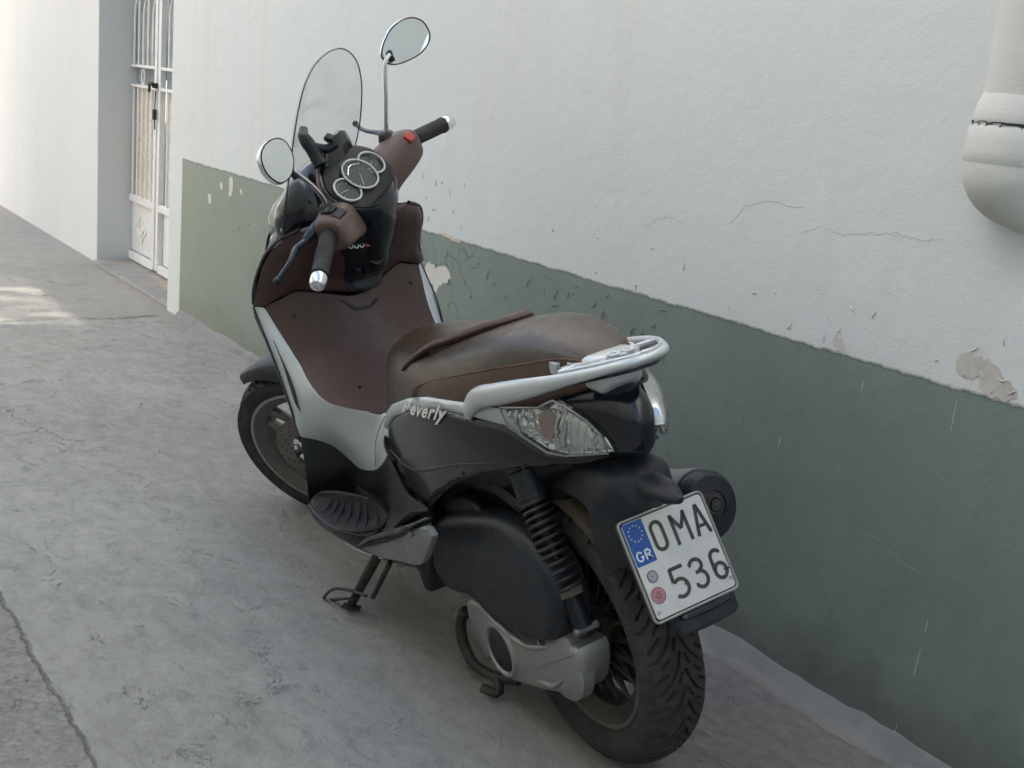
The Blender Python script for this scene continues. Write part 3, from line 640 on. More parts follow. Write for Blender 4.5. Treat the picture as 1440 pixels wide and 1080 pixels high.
# raised crease in the green band and pale drips
g=G(); g.tube([V(a,WY-.001,b) for a,b in [(1.83,.475),(1.74,.45),(1.70,.455),(1.63,.428),(1.56,.418),(1.53,.405)]],[.0006,.0014,.002,.0014,.002,.0006],6,samp=24); g.make('plaster_crease','curl',wall)
g=G()
for a in [((1.555,.815),(1.556,.745)),((1.80,.792),(1.803,.765)),((1.53,.33),(1.531,.30)),((1.535,.265),(1.54,.19)),((1.56,.07),(1.565,.01)),((2.02,.60),(2.025,.57)),((1.555,.05),(1.56,.0))]:
    g.tube([V(p,WY+.0004,q) for p,q in a],[.0003,.0009,.0004],4,samp=5)
g.make('paint_drip','curlw',wall)

# ---------------------------------------------------------------- gate
gate=bpy.data.objects.new('metal_gate',None); COL.objects.link(gate); gate.location=(7.6,-2.45,0)
tag(gate,'white painted metal gate with vertical bars and solid lower panel in the wall recess','gate')
GL=lambda p: V(p[0]-7.6,p[1]+2.45,p[2])
def gm(g,name,mat,par=None,**k):
    o=g.xf(lambda p:V(p.x-7.6,p.y+2.45,p.z)).make(name,mat,par or gate,**k); return o
y0=-2.45
g=G(); g.box((8.275,y0,1.16),(.05,.05,2.28)); g.box((6.60,y0,1.16),(.05,.05,2.28)); g.box((7.4375,y0,2.29),(1.62,.052,.05)); gm(g,'frame','gate_paint',smooth=False,bev=.004)
for (xa,xb) in ((7.605,8.245),(6.63,7.585)):
    g=G(); wdt=xb-xa; c=(xa+xb)/2
    for x in (xa+.025,xb-.025): g.box((x,y0,1.14),(.045,.035,2.2))
    for z,t in ((.055,.05),(.43,.045),(1.14,.018),(1.262,.018),(2.22,.045)): g.box((c,y0,z),(wdt-.092,.03,t))
    leaf=gm(g,'gate_leaf','gate_paint',smooth=False,bev=.003)
    g=G(); g.box((c,y0-.012,.245),(wdt-.22,.012,.31)); g.box((c,y0-.022,.245),(wdt-.09,.006,.33))
    pn=gm(g,'lower_panel','gate_paint',leaf,smooth=False,bev=.004)
    g=G(); 
    em=[(c+.085*math.cos(t)*(1+.18*math.cos(4*t)),y0-.004,.245+.075*math.sin(t)*(1+.18*math.cos(4*t))) for t in [2*PI*i/40 for i in range(41)]]
    g.tube(em,.004,5); g.tube([(c-.05,y0-.004,.245),(c,y0-.004,.28),(c+.05,y0-.004,.245),(c,y0-.004,.21),(c-.05,y0-.004,.245)],.004,5,samp=30)
    gm(g,'panel_ornament','gate_paint',leaf)
    g=G(); g.box((c,y0-.03,.785),(wdt-.07,.006,.70)); gm(g,'lower_pane','frost',leaf,smooth=False)
    g=G(); g.box((c,y0-.03,1.68),(wdt-.07,.006,1.08)); gm(g,'upper_pane','pane',leaf,smooth=False)
    nb=5 if wdt<.8 else 7
    for i in range(nb):
        x=xa+.045+(wdt-.09)*(i+1)/(nb+1)
        g=G(); g.tube([(x,y0,.45),(x,y0,1.135)],.0085,8); gm(g,'bar','gate_paint',leaf)
        g=G(); s=1 if i%2 else -1
        if i%2==0: g.tube([(x,y0,1.27),(x,y0,1.56),(x-.012,y0,1.62),(x-.045,y0,1.68),(x-.03,y0,1.80),(x,y0,1.86),(x,y0,2.2)],.0085,8,samp=40)
        else: g.tube([(x,y0,1.27),(x,y0,2.2)],.0085,8)
        gm(g,'bar','gate_paint',leaf)
    g=G(); g.tube([(c+.028*math.cos(t),y0,1.20+.052*math.sin(t)) for t in [2*PI*i/28 for i in range(29)]],.006,6); gm(g,'ring_ornament','gate_paint',leaf)
g=G(); g.box((7.60,y0+.03,1.16),(.05,.02,.03)); g.tube([(7.64,y0+.05,1.17),(7.56,y0+.055,1.17)],.010,8); g.tube([(7.64,y0+.05,1.17),(7.63,y0+.055,1.12)],.009,8); gm(g,'handle','dark')
g=G(); g.tube([(7.585,y0+.03,1.13),(7.58,y0+.035,1.0),(7.588,y0+.03,.90)],.004,6); g.box((7.583,y0+.035,.99),(.02,.02,.06)); gm(g,'bolt_chain','dark')
# threshold
g=G(); g.box((7.36,-2.36,.006),(1.5,.33,.03)); tag(g.make('doorstep','step',smooth=False,bev=.01),kind='structure')
g=sheet(blob([(7.55,-2.40),(7.3,-2.37),(7.05,-2.33),(7.0,-2.39),(7.4,-2.42)],5,j=.01),lambda a,b:(a,b,.022),.001,out=(0,0,1),res=.06); st=g.make('rust_mark','gate_rust',smooth=False); tag(st,kind='structure')

# ---------------------------------------------------------------- drain pipe
pr=bpy.data.objects.new('drain_pipe',None); COL.objects.link(pr); pr.location=(1.50,WY,1.2); tag(pr,'thick downpipe painted over in wall colour, its elbow turning into the wall','drainpipe')
pl=lambda g:g.xf(lambda p:V(p.x-1.50,p.y-WY,p.z-1.2))
PXC=1.502
g=G(); g.tube([(PXC-.004,WY+.045,3.6),(PXC-.002,WY+.045,2.2),(PXC,WY+.045,1.375)],.066,32); pl(g).make('pipe','pipe',pr)
g=G(); g.lathe([(.060,1.44),(.068,1.425),(.076,1.40),(.080,1.382),(.079,1.376)],(PXC,WY+.045,0),(0,0,1),32)
g.lathe([(.075,1.371),(.082,1.365),(.083,1.34),(.085,1.325),(.085,1.30),(.082,1.296)],(PXC,WY+.045,0),(0,0,1),32); pl(g).make('collar','pipe',pr,sharp=50)
g=G(); g.tube([(PXC,WY+.045,1.31),(PXC-.001,WY+.046,1.288),(PXC-.006,WY+.038,1.262),(PXC-.018,WY+.012,1.232),(PXC-.026,WY-.03,1.205)],[.083,.082,.070,.054,.044],32,samp=22); el=pl(g).make('elbow','pipe',pr,sharp=60)
rp_=random.Random(4)
g=G(); g.tube([V(PXC,WY+.045,1.3735)+V(.0785*math.cos(t),.0785*math.sin(t),rp_.uniform(-.0025,.0025)) for t in [PI*1.05*i/40-.05 for i in range(41)]],[.0006,.0014,.0006,.0018,.0010,.0022,.0008],4)
for t0 in (.9,1.25,1.5,1.9,2.3):
    z=1.373; t=t0; P=[]
    for i in range(5): P.append(V(PXC,WY+.045,z)+V(.0795*math.cos(t),.0795*math.sin(t),0)); z-=rp_.uniform(.002,.009); t+=rp_.uniform(-.05,.05)
    g.tube(P,[.0012,.0014,.0004],4)
pl(g).make('joint_crack','hair',pr)
g=G(); g.tube([V(PXC-.012,WY+.022,1.243)+V(.066*math.cos(t),.066*math.sin(t)*.95,-.030*math.sin(t)) for t in [PI*1.1*i/26-.15 for i in range(27)]],.0022,6); pl(g).make('seam_bead','pipe',pr)

# ---------------------------------------------------------------- the lane's other side (seen only in reflections, it shades the lane)
opp=wall_obj([(-9,7.45,2.6,2.9,-.05,6.2),(8.95,13,2.6,2.9,-.05,6.2),(7.452,8.948,2.6,2.9,3.70,6.19)],MW_cream,'plaster_wall','white wall across the lane with an open passage through it','wall')
wall_obj([(-9,1.2,1.15,2.596,-.05,5.4)],MW_cream,'plaster_wall','unseen cream block added to darken the near lane','wall')  # block added out of view to cut sky light on the foreground
# unseen tree added behind the passage: its leaves break up the sun that reaches the lane
tree=bpy.data.objects.new('added_sun_break_tree',None); COL.objects.link(tree); tree.location=(10.1,9.4,0); tag(tree,'unseen leafy tree added to break up the sun patch','tree')
M['bark']=simple('bark',(.12,.09,.065),.9,grain=1.,grain_s=30,var=.3); M['foliage']=simple('foliage',(.06,.10,.03),.6,var=.3)
g=G(); g.tube([(0,0,0),(.1,.05,3),(-.05,.1,6),(0,0,8)],[.20,.16,.12,.05],12,samp=14)
for a in range(7): g.tube([(0,.05,5+.35*a),(.8*math.cos(a*2.4),.8*math.sin(a*2.4),6+.4*a),(1.5*math.cos(a*2.4),1.5*math.sin(a*2.4),6.6+.45*a)],[.07,.04,.015],7,samp=6)
g.make('trunk','bark',tree)
g=G(); rt=random.Random(9)
for i in range(5200):
    while True:
        q=V(rt.uniform(-1,1),rt.uniform(-1,1),rt.uniform(-1,1))
        if q.length<1: break
    c=V(q.x*2.0,q.y*1.6,8.3+q.z*2.0); u=V(rt.gauss(0,1),rt.gauss(0,1),rt.gauss(0,1)).normalized(); w2=u.orthogonal().normalized(); s=rt.uniform(.07,.13)
    g.add([c-u*s,c+w2*s*.4,c+u*s,c-w2*s*.4],[(0,1,2,3)])
g.make('crown','foliage',tree,smooth=False)
# loose grit and a leaf
g=G(); rr=random.Random(5)
for i in range(760):
    if i<560: x=rr.uniform(1.2,4.2); y=WY+.06+abs(rr.gauss(0,.15)); s=rr.uniform(.0010,.0042)
    elif i<680: x=rr.uniform(1.6,3.4); y=rr.uniform(-.60,-.2); s=rr.uniform(.002,.005)
    else: x=rr.uniform(1.5,8); y=rr.uniform(-2.0,-.5); s=rr.uniform(.001,.003)
    vs=[V(x,y,s*.4)+V(rr.uniform(-1,1),rr.uniform(-1,1),rr.uniform(-.6,.8)).normalized()*s for _ in range(6)]
    g.add(vs,[(0,1,2),(0,2,3),(0,3,4),(0,4,1),(5,2,1),(5,3,2),(5,4,3),(5,1,4)])
tag(g.make('gravel','pebble',smooth=False),kind='stuff')
# ================================================================ the scooter (its own frame: x forward, y left, z up)
YAW=-0.048; LEAN=0.25248; STEER=0.67113; WB=1.46009; TX=1.86393; TY=-1.62367
RAKE=math.radians(27); RR=.301; RF=.280
root=bpy.data.objects.new('motor_scooter',None); COL.objects.link(root)
root.location=(TX,TY,0); root.rotation_euler=(-LEAN,0,YAW)
tag(root,'brown, silver and black maxi scooter leaning on its side stand beside the green wall','scooter')
AX=Vector((-math.sin(RAKE),0,math.cos(RAKE))); SO=Vector((WB+.09,0,0)); SR=Matrix.Rotation(STEER,3,AX)
ST=lambda p:SR@(Vector(p)-SO)+SO
def sm(g,name,mat,par=root,**k):   # a part that turns with the handlebar
    return g.xf(ST).make(name,mat,par,**k)
side=lambda a,b:V(a,side_y(a,b),b)
shield=lambda a,b:V(shield_x(a,b),a,b)
wind=lambda a,b:V(wind_x(a,b),a,b)
XZ=lambda n:[(p[0],p[2]) for p in D[n]]
YZ=lambda n:[(p[1],p[2]) for p in D[n]]

# ---------------- wheels
def groove_field(u,v,half,R,per,lines,w,depth):
    """tread grooves: distance of (arc length, across) to a repeating set of strokes"""
    d=np.full(u.shape,9.)
    for sgn in (1,-1):
        uu=(u+(per/2 if sgn<0 else 0))%per; vv=v*sgn
        for L in lines:
            for (a,b),(c,e) in zip(L,L[1:]):
                for sh in (-per,0,per):
                    ax,ay,bx,by=a*per+sh,b*half,c*per+sh,e*half
                    dx,dy=bx-ax,by-ay; t=np.clip(((uu-ax)*dx+(vv-ay)*dy)/(dx*dx+dy*dy),0,1)
                    d=np.minimum(d,np.hypot(uu-ax-t*dx,vv-ay-t*dy))
    return depth*np.clip((w-d)/(w*.35)+.0,0,1)
def tyre(R,W,rb,yb,nseg,lines,nper,name,fn,par):
    prof=[(rb-.006,yb-.012),(rb,yb),(rb+.008,yb+.006),(rb+.024,W*.955),(rb+.045,W),(R-.030,W*.93)]
    crown=[]; m=56
    for i in range(m+1):
        y=W*.86*(1-2*i/m); crown.append((R-.0205*(abs(y)/(W*.86))**2.3,y))
    P=prof+crown+[(r,-y) for r,y in prof[::-1]]
    P=np.array(P); k=len(P); th=np.arange(nseg)*2*PI/nseg
    U,Yv=np.meshgrid(th*R,P[:,1],indexing='ij'); Rv=np.tile(P[:,0],(nseg,1))
    per=2*PI*R/nper
    dep=groove_field(U,Yv,W,R,per,lines,.0030,.007)
    c0=len(prof); dep[:,:c0]=0; dep[:,c0+m+1:]=0
    Rv=Rv-dep
    ang=np.tile(th[:,None],(1,k)); X=Rv*np.cos(ang); Z=Rv*np.sin(ang)
    vs=[fn(V(x,y,z)) for x,y,z in zip(X.ravel(),Yv.ravel(),Z.ravel())]
    fs=[(i*k+j,((i+1)%nseg)*k+j,((i+1)%nseg)*k+j+1,i*k+j+1) for i in range(nseg) for j in range(k-1)]
    return mkobj(name,vs,fs,'tyre',par,sharp=50)
LN=[[(0,.04),(.35,.16),(.75,.38),(1.05,.66),(1.25,.98)],[(.58,.08),(.85,.20)],[(.50,.52),(.78,.82)],[(.05,.36),(.28,.56)]]
def rim(rb,yb,depth,g=None):
    g=g or G()
    P=[(rb-.006,yb+.002),(rb,yb+.001),(rb+.002,yb-.004),(rb-.004,yb-.009),(rb-.016,yb-.012),(rb-.022,yb-.022),(rb-.030,.012),(rb-.030,-.012),(rb-.022,-yb+.022),(rb-.016,-yb+.012),(rb-.004,-yb+.009),(rb+.002,-yb+.004),(rb,-yb-.001),(rb-.006,-yb-.002),(rb-.014,-yb+.004),(rb-.040,-yb+.020),(rb-.044,0),(rb-.040,yb-.020),(rb-.014,yb-.004)]
    g.lathe(P,(0,0,0),(0,1,0),96,close=True); return g
# rear
tr=lambda p:V(p.x,p.y,p.z+RR)
g=rim(.2119,.046,.03)
for i in range(36):
    a=2*PI*i/36; s=.012 if i%2 else -.006
    g.tube([(.05*math.cos(a+.25*(1 if i%2 else -1)),s+.012,.05*math.sin(a+.25*(1 if i%2 else -1))),(.172*math.cos(a),s*.6,.172*math.sin(a))],[.0045,.004],7)
g.lathe([(.0,.066),(.03,.066),(.045,.055),(.062,.035),(.062,-.035),(.045,-.05),(0,-.055)],(0,0,0),(0,1,0),32)
rw=g.xf(tr).make('rear_wheel','rim_dark',root,sharp=45)
tyre(RR,.070,.2119,.046,1200,LN,26,'tyre',tr,rw)
g=G(); g.lathe([(.205,.0485),(.2135,.0495),(.2145,.0465),(.206,.0455)],(0,0,0),(0,1,0),96,close=True); g.xf(tr).make('rim_edge','rim',rw,sharp=60)
g=G(); g.lathe([(0,.085),(.035,.085),(.05,.075),(.085,.062),(.095,.05),(.095,.03),(0,.03)],(0,0,0),(0,1,0),32)
for i in range(6):
    a=2*PI*i/6; g.tube([(.07*math.cos(a),.05,.07*math.sin(a)),(.07*math.cos(a),.078,.07*math.sin(a))],.006,8)
g.lathe([(.0,-.034),(.150,-.034),(.150,-.040),(0,-.040)],(0,0,0),(0,1,0),48); g.xf(tr).make('hub','dark',rw)  # wide dark disc added to keep bright ground from showing between the spokes
# front
fr=lambda p:ST(V(p.x+WB,p.y,p.z+RF))
g=rim(.2185,.050,.03)
g.lathe([(0,.06),(.028,.06),(.034,.05),(.040,.03),(.040,-.05),(0,-.055)],(0,0,0),(0,1,0),32)
for i in range(5):
    for s in (-1,1):
        a=2*PI*i/5+1.93+s*.15; b=2*PI*i/5+1.93+s*.40
        g.tube([(.033*math.cos(b),.006,.033*math.sin(b)),(.11*math.cos((a+b)/2),.012,.11*math.sin((a+b)/2)),(.187*math.cos(a),.010,.187*math.sin(a))],[.012,.013,.0175],8,ell=.9,samp=8)
fw=g.xf(fr).make('front_wheel','rim',root,sharp=45)
g=G(); g.lathe([(.2105,.0525),(.2195,.0535),(.2205,.0505),(.2115,.0495)],(0,0,0),(0,1,0),96,close=True); g.xf(fr).make('rim_edge','alu',fw,sharp=60)
g=G(); g.lathe([(.186,.0135),(.1945,.034),(.1955,.034),(.188,.012)],(0,0,0),(0,1,0),96,close=True); g.lathe([(.186,-.0135),(.186,.0135),(.1875,.0135),(.1875,-.0135)],(0,0,0),(0,1,0),96,close=True); g.xf(fr).make('shaded_rim_well','rim_dark',fw,sharp=60)  # barrel strip with its shade painted in as a darker rim colour
tyre(RF,.056,.2185,.050,720,LN,22,'tyre',fr,fw)
g=G(); g.lathe([(.075,.058),(.130,.058),(.130,.053),(.075,.053)],(0,0,0),(0,1,0),72,close=True)
for i in range(6):
    a=2*PI*i/6+.2; g.tube([(.035*math.cos(a),.055,.035*math.sin(a)),(.079*math.cos(a+.22),.0555,.079*math.sin(a+.22))],.006,6)
bd=g.xf(fr).make('brake_disc','disc',fw)
g=G()
for i in range(14):
    for j,r in enumerate((.088,.100,.112,.123)):
        a=2*PI*(i+j*.28)/14; g=G(); g.lathe([(0,.0586),(.0036,.0586),(.0036,.057)],(r*math.cos(a),0,r*math.sin(a)),(0,1,0),8); g.xf(fr).make('disc_hole','hair',bd,smooth=False)
g=G()
for i in range(5):
    a=2*PI*i/5+.5; g.lathe([(0,.068),(.006,.068),(.008,.065),(.008,.055)],(.058*math.cos(a),0,.058*math.sin(a)),(0,1,0),10)
g.lathe([(0,.088),(.012,.088),(.016,.082),(.016,.05)],(0,0,0),(0,1,0),16)
g.xf(fr).make('wheel_bolt','chrome',fw)
# fork, caliper and front mudguard
g=G()
for s in (-1,1):
    g.tube([V(WB-.02,s*.088,RF-.01),V(WB-.02,s*.088,RF+.02)-AX*-.12,V(WB-.02,s*.088,RF)+AX*.42],[.026,.026,.021],14,samp=6)
    g.tube([V(WB-.02,s*.088,RF)+AX*.42,V(WB-.02,s*.075,RF)+AX*.62],.016,12)
g.box(V(WB-.02,0,RF)+AX*.60,(.06,.19,.03),Matrix.Rotation(-RAKE,3,'Y'))
g.tube([V(WB-.03,0,RF)+AX*.58,V(WB-.04,0,RF)+AX*.92],.02,12)
sm(g,'front_fork','black')
g=G(); g.box(V(WB-.115,.075,RF+.045),(.05,.05,.10)); sm(g,'brake_caliper','dark',bev=.008)
g=G(); rings=[]
for i in range(26):
    t=i/25; a=math.radians(58+118*t); wd=.070*min(1,.42+1.9*t) if t<.5 else .070; sk=.032*min(1,.3+2*t)
    e=[]
    for j in range(13):
        q=-1+2*j/12; rr_=.322-.0165*abs(q)**2.2-(sk if abs(q)>.99 else sk*.55 if abs(q)>.8 else 0)
        e.append((q*wd*(1 if abs(q)<.95 else .98),rr_))
    top=[V(WB+r*math.cos(a),y,RF+r*math.sin(a)) for y,r in e]; bot=[V(WB+(r-.004)*math.cos(a),y*.96,RF+(r-.004)*math.sin(a)) for y,r in e[::-1]]
    rings.append(top+bot)
g.loft(rings); sm(g,'front_mudguard','greyblack',sharp=50)

# ---------------- leg shield
bl=YZ('brown_low'); lt=bl[:5]; ll=bl[12:]; bl=lt+[(-a,b) for a,b in lt[3::-1]]+[(-a,b) for a,b in ll[::-1]]+[(0,.578)]+ll
bu=YZ('brown_up'); bu=bu[:10]+[(-a,b) for a,b in bu[8::-1]]+[(-.226,.83),(-.193,.847),(-.149,.865),(-.084,.849),(-.004,.827),(.084,.849),(.149,.865),(.193,.847),(.226,.83)]
g=sheet(bl,shield,.006,off=0,out=(-1,0,0),res=.016,smooth_out=90); g.make('inner_shield','brown',root,bev=.002)
g=sheet(bu,shield,.012,off=.005,out=(-1,0,0),res=.016,dome=.010); gb=g.make('glovebox_lid','brown',root,bev=.003)
g=sheet(YZ('black_mid'),shield,.010,off=.017,out=(-1,0,0),res=.012,smooth_out=40,dome=.004); bm_=g.make('centre_trim','gloss',root,bev=.002)
g=sheet(YZ('pocket'),shield,.003,off=.0035,out=(-1,0,0),res=.01); g.make('grip_recess','black',gb,bev=.001)
def P2(y,z,off): 
    p=shield(y,z); return V(p.x-off,p.y,p.z)
g=G(); g.lathe([(0,.016),(.010,.016),(.012,.018),(.019,.018),(.021,.010),(.021,0)],P2(-.046,.915,.022),(-1,0,.35),24); g.make('ignition_lock','black',bm_)
g=G(); g.box(P2(-.03,.885,.03),(.012,.012,.05),Matrix.Rotation(.3,3,'X')); g.tube([P2(.0,.90,.03),P2(.0,.89,.03)],.008,10); g.make('hook','greyblack',bm_,bev=.002)
for i,(y,z,mm) in enumerate([(.033,.975,'white_ink'),(.018,.972,'white_ink'),(.003,.970,'white_ink'),(-.014,.968,'red'),(-.035,.962,'white_ink')]):
    g=G(); g.lathe([(.0035 if mm!='red' else .0,.0012),(.0065,.0012),(.0065,0)] ,P2(y,z,.0285),(-1,0,.5),14); g.make('badge_mark',mm,bm_)
# painted side of the shield running down to the tunnel
so_=D['sil_out']+[(.60,.150,.565)]; si_=D['sil_in']+[(.70,.075,.60),(.62,.09,.645)]
A=crom(so_,30); B=crom(si_,30); mid=[a.lerp(b,.5)+V(.0,.014,.010)*math.sin(PI*min(1,i/29*1.0+.05)) for i,(a,b) in enumerate(zip(A,B))]
inner=[b+V(.012,-.002,-.004) for b in B]
g=patch([A,mid,B,inner],60,22,.004,out=(0,1,.2)); both(g,'shield_flank','silver',root)
g=G(); g.tube([Vector(p)+V(0,.001,-.001) for p in D['sil_out'][:6]],.0035,6,samp=24)
g.tube([V(1.13,.248,.84),V(1.127,.243,.87),V(1.10,.237,.91),V(1.06,.231,.95),V(1.02,.219,.99),V(.98,.196,1.02),V(.94,.150,1.045)],.004,6,samp=24); both(g,'edge_seal','gloss',root)
# highlight groove with vent
sp_=[mid[i]+V(.0,.002,.001)+(B[i]-A[i])*(.10-.012*(i-4)) for i in range(4,13)]
g=G(); g.tube(sp_,[.0008,.001,.0015,.003,.005,.0055,.005,.001],6,samp=24); both(g,'vent_slot','hair',root)
# outer face of the shield
ol=[(1.13,.248,.845),(1.15,.246,.80),(1.105,.245,.74),(1.05,.242,.63),(1.02,.238,.53),(1.03,.235,.47)]
m1=[(1.20,.175,.93),(1.225,.185,.82),(1.20,.185,.72),(1.17,.18,.62),(1.15,.175,.53),(1.12,.18,.47)]
m2=[(1.22,.13,1.0),(1.27,.13,.86),(1.27,.12,.74),(1.25,.11,.64),(1.22,.10,.54),(1.18,.10,.48)]
m3=[(1.235,0,1.02),(1.30,0,.88),(1.30,0,.75),(1.28,0,.65),(1.25,0,.55),(1.2,0,.49)]
g=patch([ol,m1,m2,m3],24,24,.004,out=(1,1,0)); 
tl=[(.94,.150,1.045),(1.02,.219,.99),(1.06,.231,.95),(1.10,.237,.91),(1.13,.248,.845)]
tm=[(1.05,.10,1.035),(1.10,.13,1.01),(1.15,.145,.98),(1.18,.16,.95),(1.20,.175,.93)]
tc=[(1.14,0,1.06),(1.18,.05,1.045),(1.20,.08,1.03),(1.21,.11,1.015),(1.22,.13,1.0)]
patch([tl,tm,tc],24,12,.004,out=(0,0,1),g=g)
both(g,'front_shield','gloss',root)
# ---------------- footwell, tunnel, floor
wt=D['well_top']; wb_=D['well_bot']; wm=[(.99,.245,.40),(.975,.205,.385),(.955,.165,.375),(.945,.138,.36),(.90,.128,.36),(.83,.118,.362),(.775,.118,.375),(.70,.13,.41)]
g=patch([[V(*p)+V(0,-.002,.004) for p in wt],wm,wb_],48,16,.004,out=(0,1,0)); both(g,'footwell','black',root)
g=patch([[V(*p)+V(.0,.0,.0) for p in D['under_f']],[V(.60,.158,.54),V(.575,.162,.485),V(.56,.168,.43),V(.57,.180,.385),V(.60,.205,.35),V(.63,.228,.315)],D['under_r']],30,14,.004,out=(0,1,0)); both(g,'lower_cowl','greyblack',root)
g=sheet([(p[0],p[1]) for p in D['mat']],lambda a,b:V(a,b,.330+(.015 if a<.75 else 0)*((.75-a)/.1)),.010,out=(0,0,1),res=.02,smooth_out=60); fl=both(g,'floor_mat','rubber',root,bev=.003)
def floorz(a): return .333+(.015*((.75-a)/.1) if a<.75 else 0)
for o,s in zip(fl,(1,-1)):
    for i in range(0,len(D['mat_ribs'])-1,2):
        a,b=D['mat_ribs'][i],D['mat_ribs'][i+1]; g=G()
        g.tube([V(a[0],s*a[1],floorz(a[0])+.0025),V((a[0]+b[0])/2-.012,s*(a[1]+b[1])/2,floorz((a[0]+b[0])/2)+.003),V(b[0],s*b[1],floorz(b[0])+.0025)],[.001,.0032,.001],6,samp=10); g.make('rib','greyblack',o)
ea=[(.985,.245,.318)]+[V(p[0],p[1],.326) for p in D['edge_a']]+[V(.62,.13,.35)]
eb=[V(1.035,.236,.290)]+[V(*p) for p in D['edge_b']]
be=[V(p[0],p[1]-.03,p[2]-.035) for p in eb]
g=patch([ea,eb,be],34,12,.005,out=(0,1,-.3)); both(g,'floor_side','black',root)
b2=[V(1.05,.20,.255),V(.95,.222,.235),V(.85,.22,.228),V(.76,.21,.235),V(.66,.20,.255)]
b3=[V(1.05,.10,.20),V(.95,.12,.185),V(.85,.12,.18),V(.76,.12,.185),V(.66,.12,.20)]
g=patch([b2,b3],24,8,.006,out=(0,1,-1)); both(g,'belly_pan','alu',root)
# core volumes so nothing is hollow
def ring(x,hw,z0,z1,n=24,p=3.):
    r=[]; zc=(z0+z1)/2; hz=(z1-z0)/2
    for i in range(n):
        t=2*PI*i/n; c,s=math.cos(t),math.sin(t); r.append(V(x,hw*math.copysign(abs(c)**(2/p),c),zc+hz*math.copysign(abs(s)**(2/p),s)))
    return r
g=G(); g.loft([ring(x,hw,a,b) for x,hw,a,b in [(1.16,.10,.40,.80),(1.10,.12,.27,.78),(.98,.12,.24,.62),(.88,.11,.24,.42),(.76,.11,.24,.42),(.66,.115,.25,.50),(.58,.12,.30,.60),(.50,.13,.42,.68),(.35,.14,.52,.73),(.15,.135,.56,.76),(0,.11,.64,.79),(-.10,.08,.70,.81)]]); g.make('body_core','black',root)
g=G(); g.loft([ring(x,hw,a,b) for x,hw,a,b in [(1.12,.16,.62,.98),(1.18,.18,.50,.96),(1.22,.15,.46,.95),(1.26,.08,.52,.88)]]); g.make('shield_core','black',root)
g=G(); g.box((.80,0,.335),(.40,.26,.012)); g.make('floor_base','black',root)

# ---------------- side panels, trim, seat
sp=XZ('side_panel')[:19]+[(.512,.482),(.57,.52),(.600,.55)]
g=sheet(sp,side,.006,off=0,out=(0,1,0),res=.013,dome=.006); both(g,'side_panel','satin',root,bev=.0015)
cr_=[(.60,.560),(.545,.575),(.47,.570),(.38,.590),(.27,.632),(.17,.672),(.05,.708),(-.06,.738)]
g=G(); g.tube([side(a,b)+V(0,.0065,0) for a,b in cr_],[.0005,.003,.004,.003,.002,.0005],6,samp=40); both(g,'panel_crease','greyblack',root)
g=sheet(XZ('band'),side,.008,off=.003,out=(0,1,0),res=.013,dome=.004); bands=both(g,'side_trim','silver',root,bev=.002)
g=G(); g.tube([side(a,b)+V(.003,.004,0) for a,b in [(.585,.60),(.590,.575),(.583,.552),(.570,.54)]],[.004,.010,.010,.004],8,samp=14); both(g,'panel_recess','hair',root)
SEC=[(.705,.632,.045,.665,.045,.70),(.685,.615,.095,.70,.085,.765),(.65,.615,.122,.735,.105,.808),(.60,.635,.140,.755,.122,.828),(.53,.672,.155,.775,.140,.842),(.45,.708,.166,.790,.153,.852),(.35,.742,.174,.806,.163,.872),(.25,.768,.177,.835,.164,.905),(.15,.788,.168,.866,.154,.938),(.05,.808,.150,.898,.132,.962),(-.04,.835,.118,.922,.100,.964),(-.10,.862,.090,.938,.076,.957),(-.145,.880,.062,.938,.050,.944),(-.165,.895,.036,.930,.028,.932)]
def seat_ring(s):
    x,zb,hb,zs,hs,zt=s
    h=[(0,zb),(hb*.55,zb),(hb*.93,zb+.001),(hb,zb+.012),(hb*.55+hs*.47,zb*.55+zs*.45),(hs+.0035,zs-.006),(hs,zs),(hs*.93,zs+(zt-zs)*.42),(hs*.75,zs+(zt-zs)*.72),(hs*.5,zs+(zt-zs)*.90),(hs*.25,zs+(zt-zs)*.98),(0,zt)]
    return [V(x,a,b) for a,b in h]+[V(x,-a,b) for a,b in h[-2:0:-1]]
RI=[seat_ring(s) for s in SEC]; nr=len(RI[0])
cols=[crom([r[j] for r in RI],64) for j in range(nr)]
g=G(); g.loft([[cols[j][i] for j in range(nr)] for i in range(64)])
fm=[]
for f in g.f:
    c=sum((g.v[i] for i in f),Vector())/len(f); j=[i%nr for i in f]
    lowside=all((q<=6 or q>=nr-6) for q in j) if len(f)==4 else False
    fm.append(1 if (lowside and c.x<.345-.6*max(0,.80-c.z)) else 0)
g.m=fm
seat=g.make('seat',['seat_top','seat_side'],root,sharp=60)
# stitching and the raised roll between the two places
stc=[(.362,.1745,.757),(.350,.1725,.785),(.315,.1685,.806),(.25,.1645,.8315),(.15,.1545,.8655),(.05,.1325,.8975),(-.04,.1005,.9215),(-.10,.0765,.9375),(-.145,.0505,.9375)]
for s in (1,-1):
    g=G(); g.tube([(a,s*(b+.001),c+.0005) for a,b,c in stc],.0016,6,samp=60); g.make('stitching','thread',seat)
rl=[(.445,.153,.800),(.415,.146,.825),(.35,.120,.868),(.28,.085,.896),(.215,.043,.922),(.185,0,.932)]
rl=rl+[(a,-b,c) for a,b,c in rl[-2::-1]]
g=G(); g.tube(rl,[.003,.008,.012,.014,.015,.015,.015,.014,.012,.008,.003],12,samp=70,ell=.8); g.make('seat_roll','seat_side',seat)
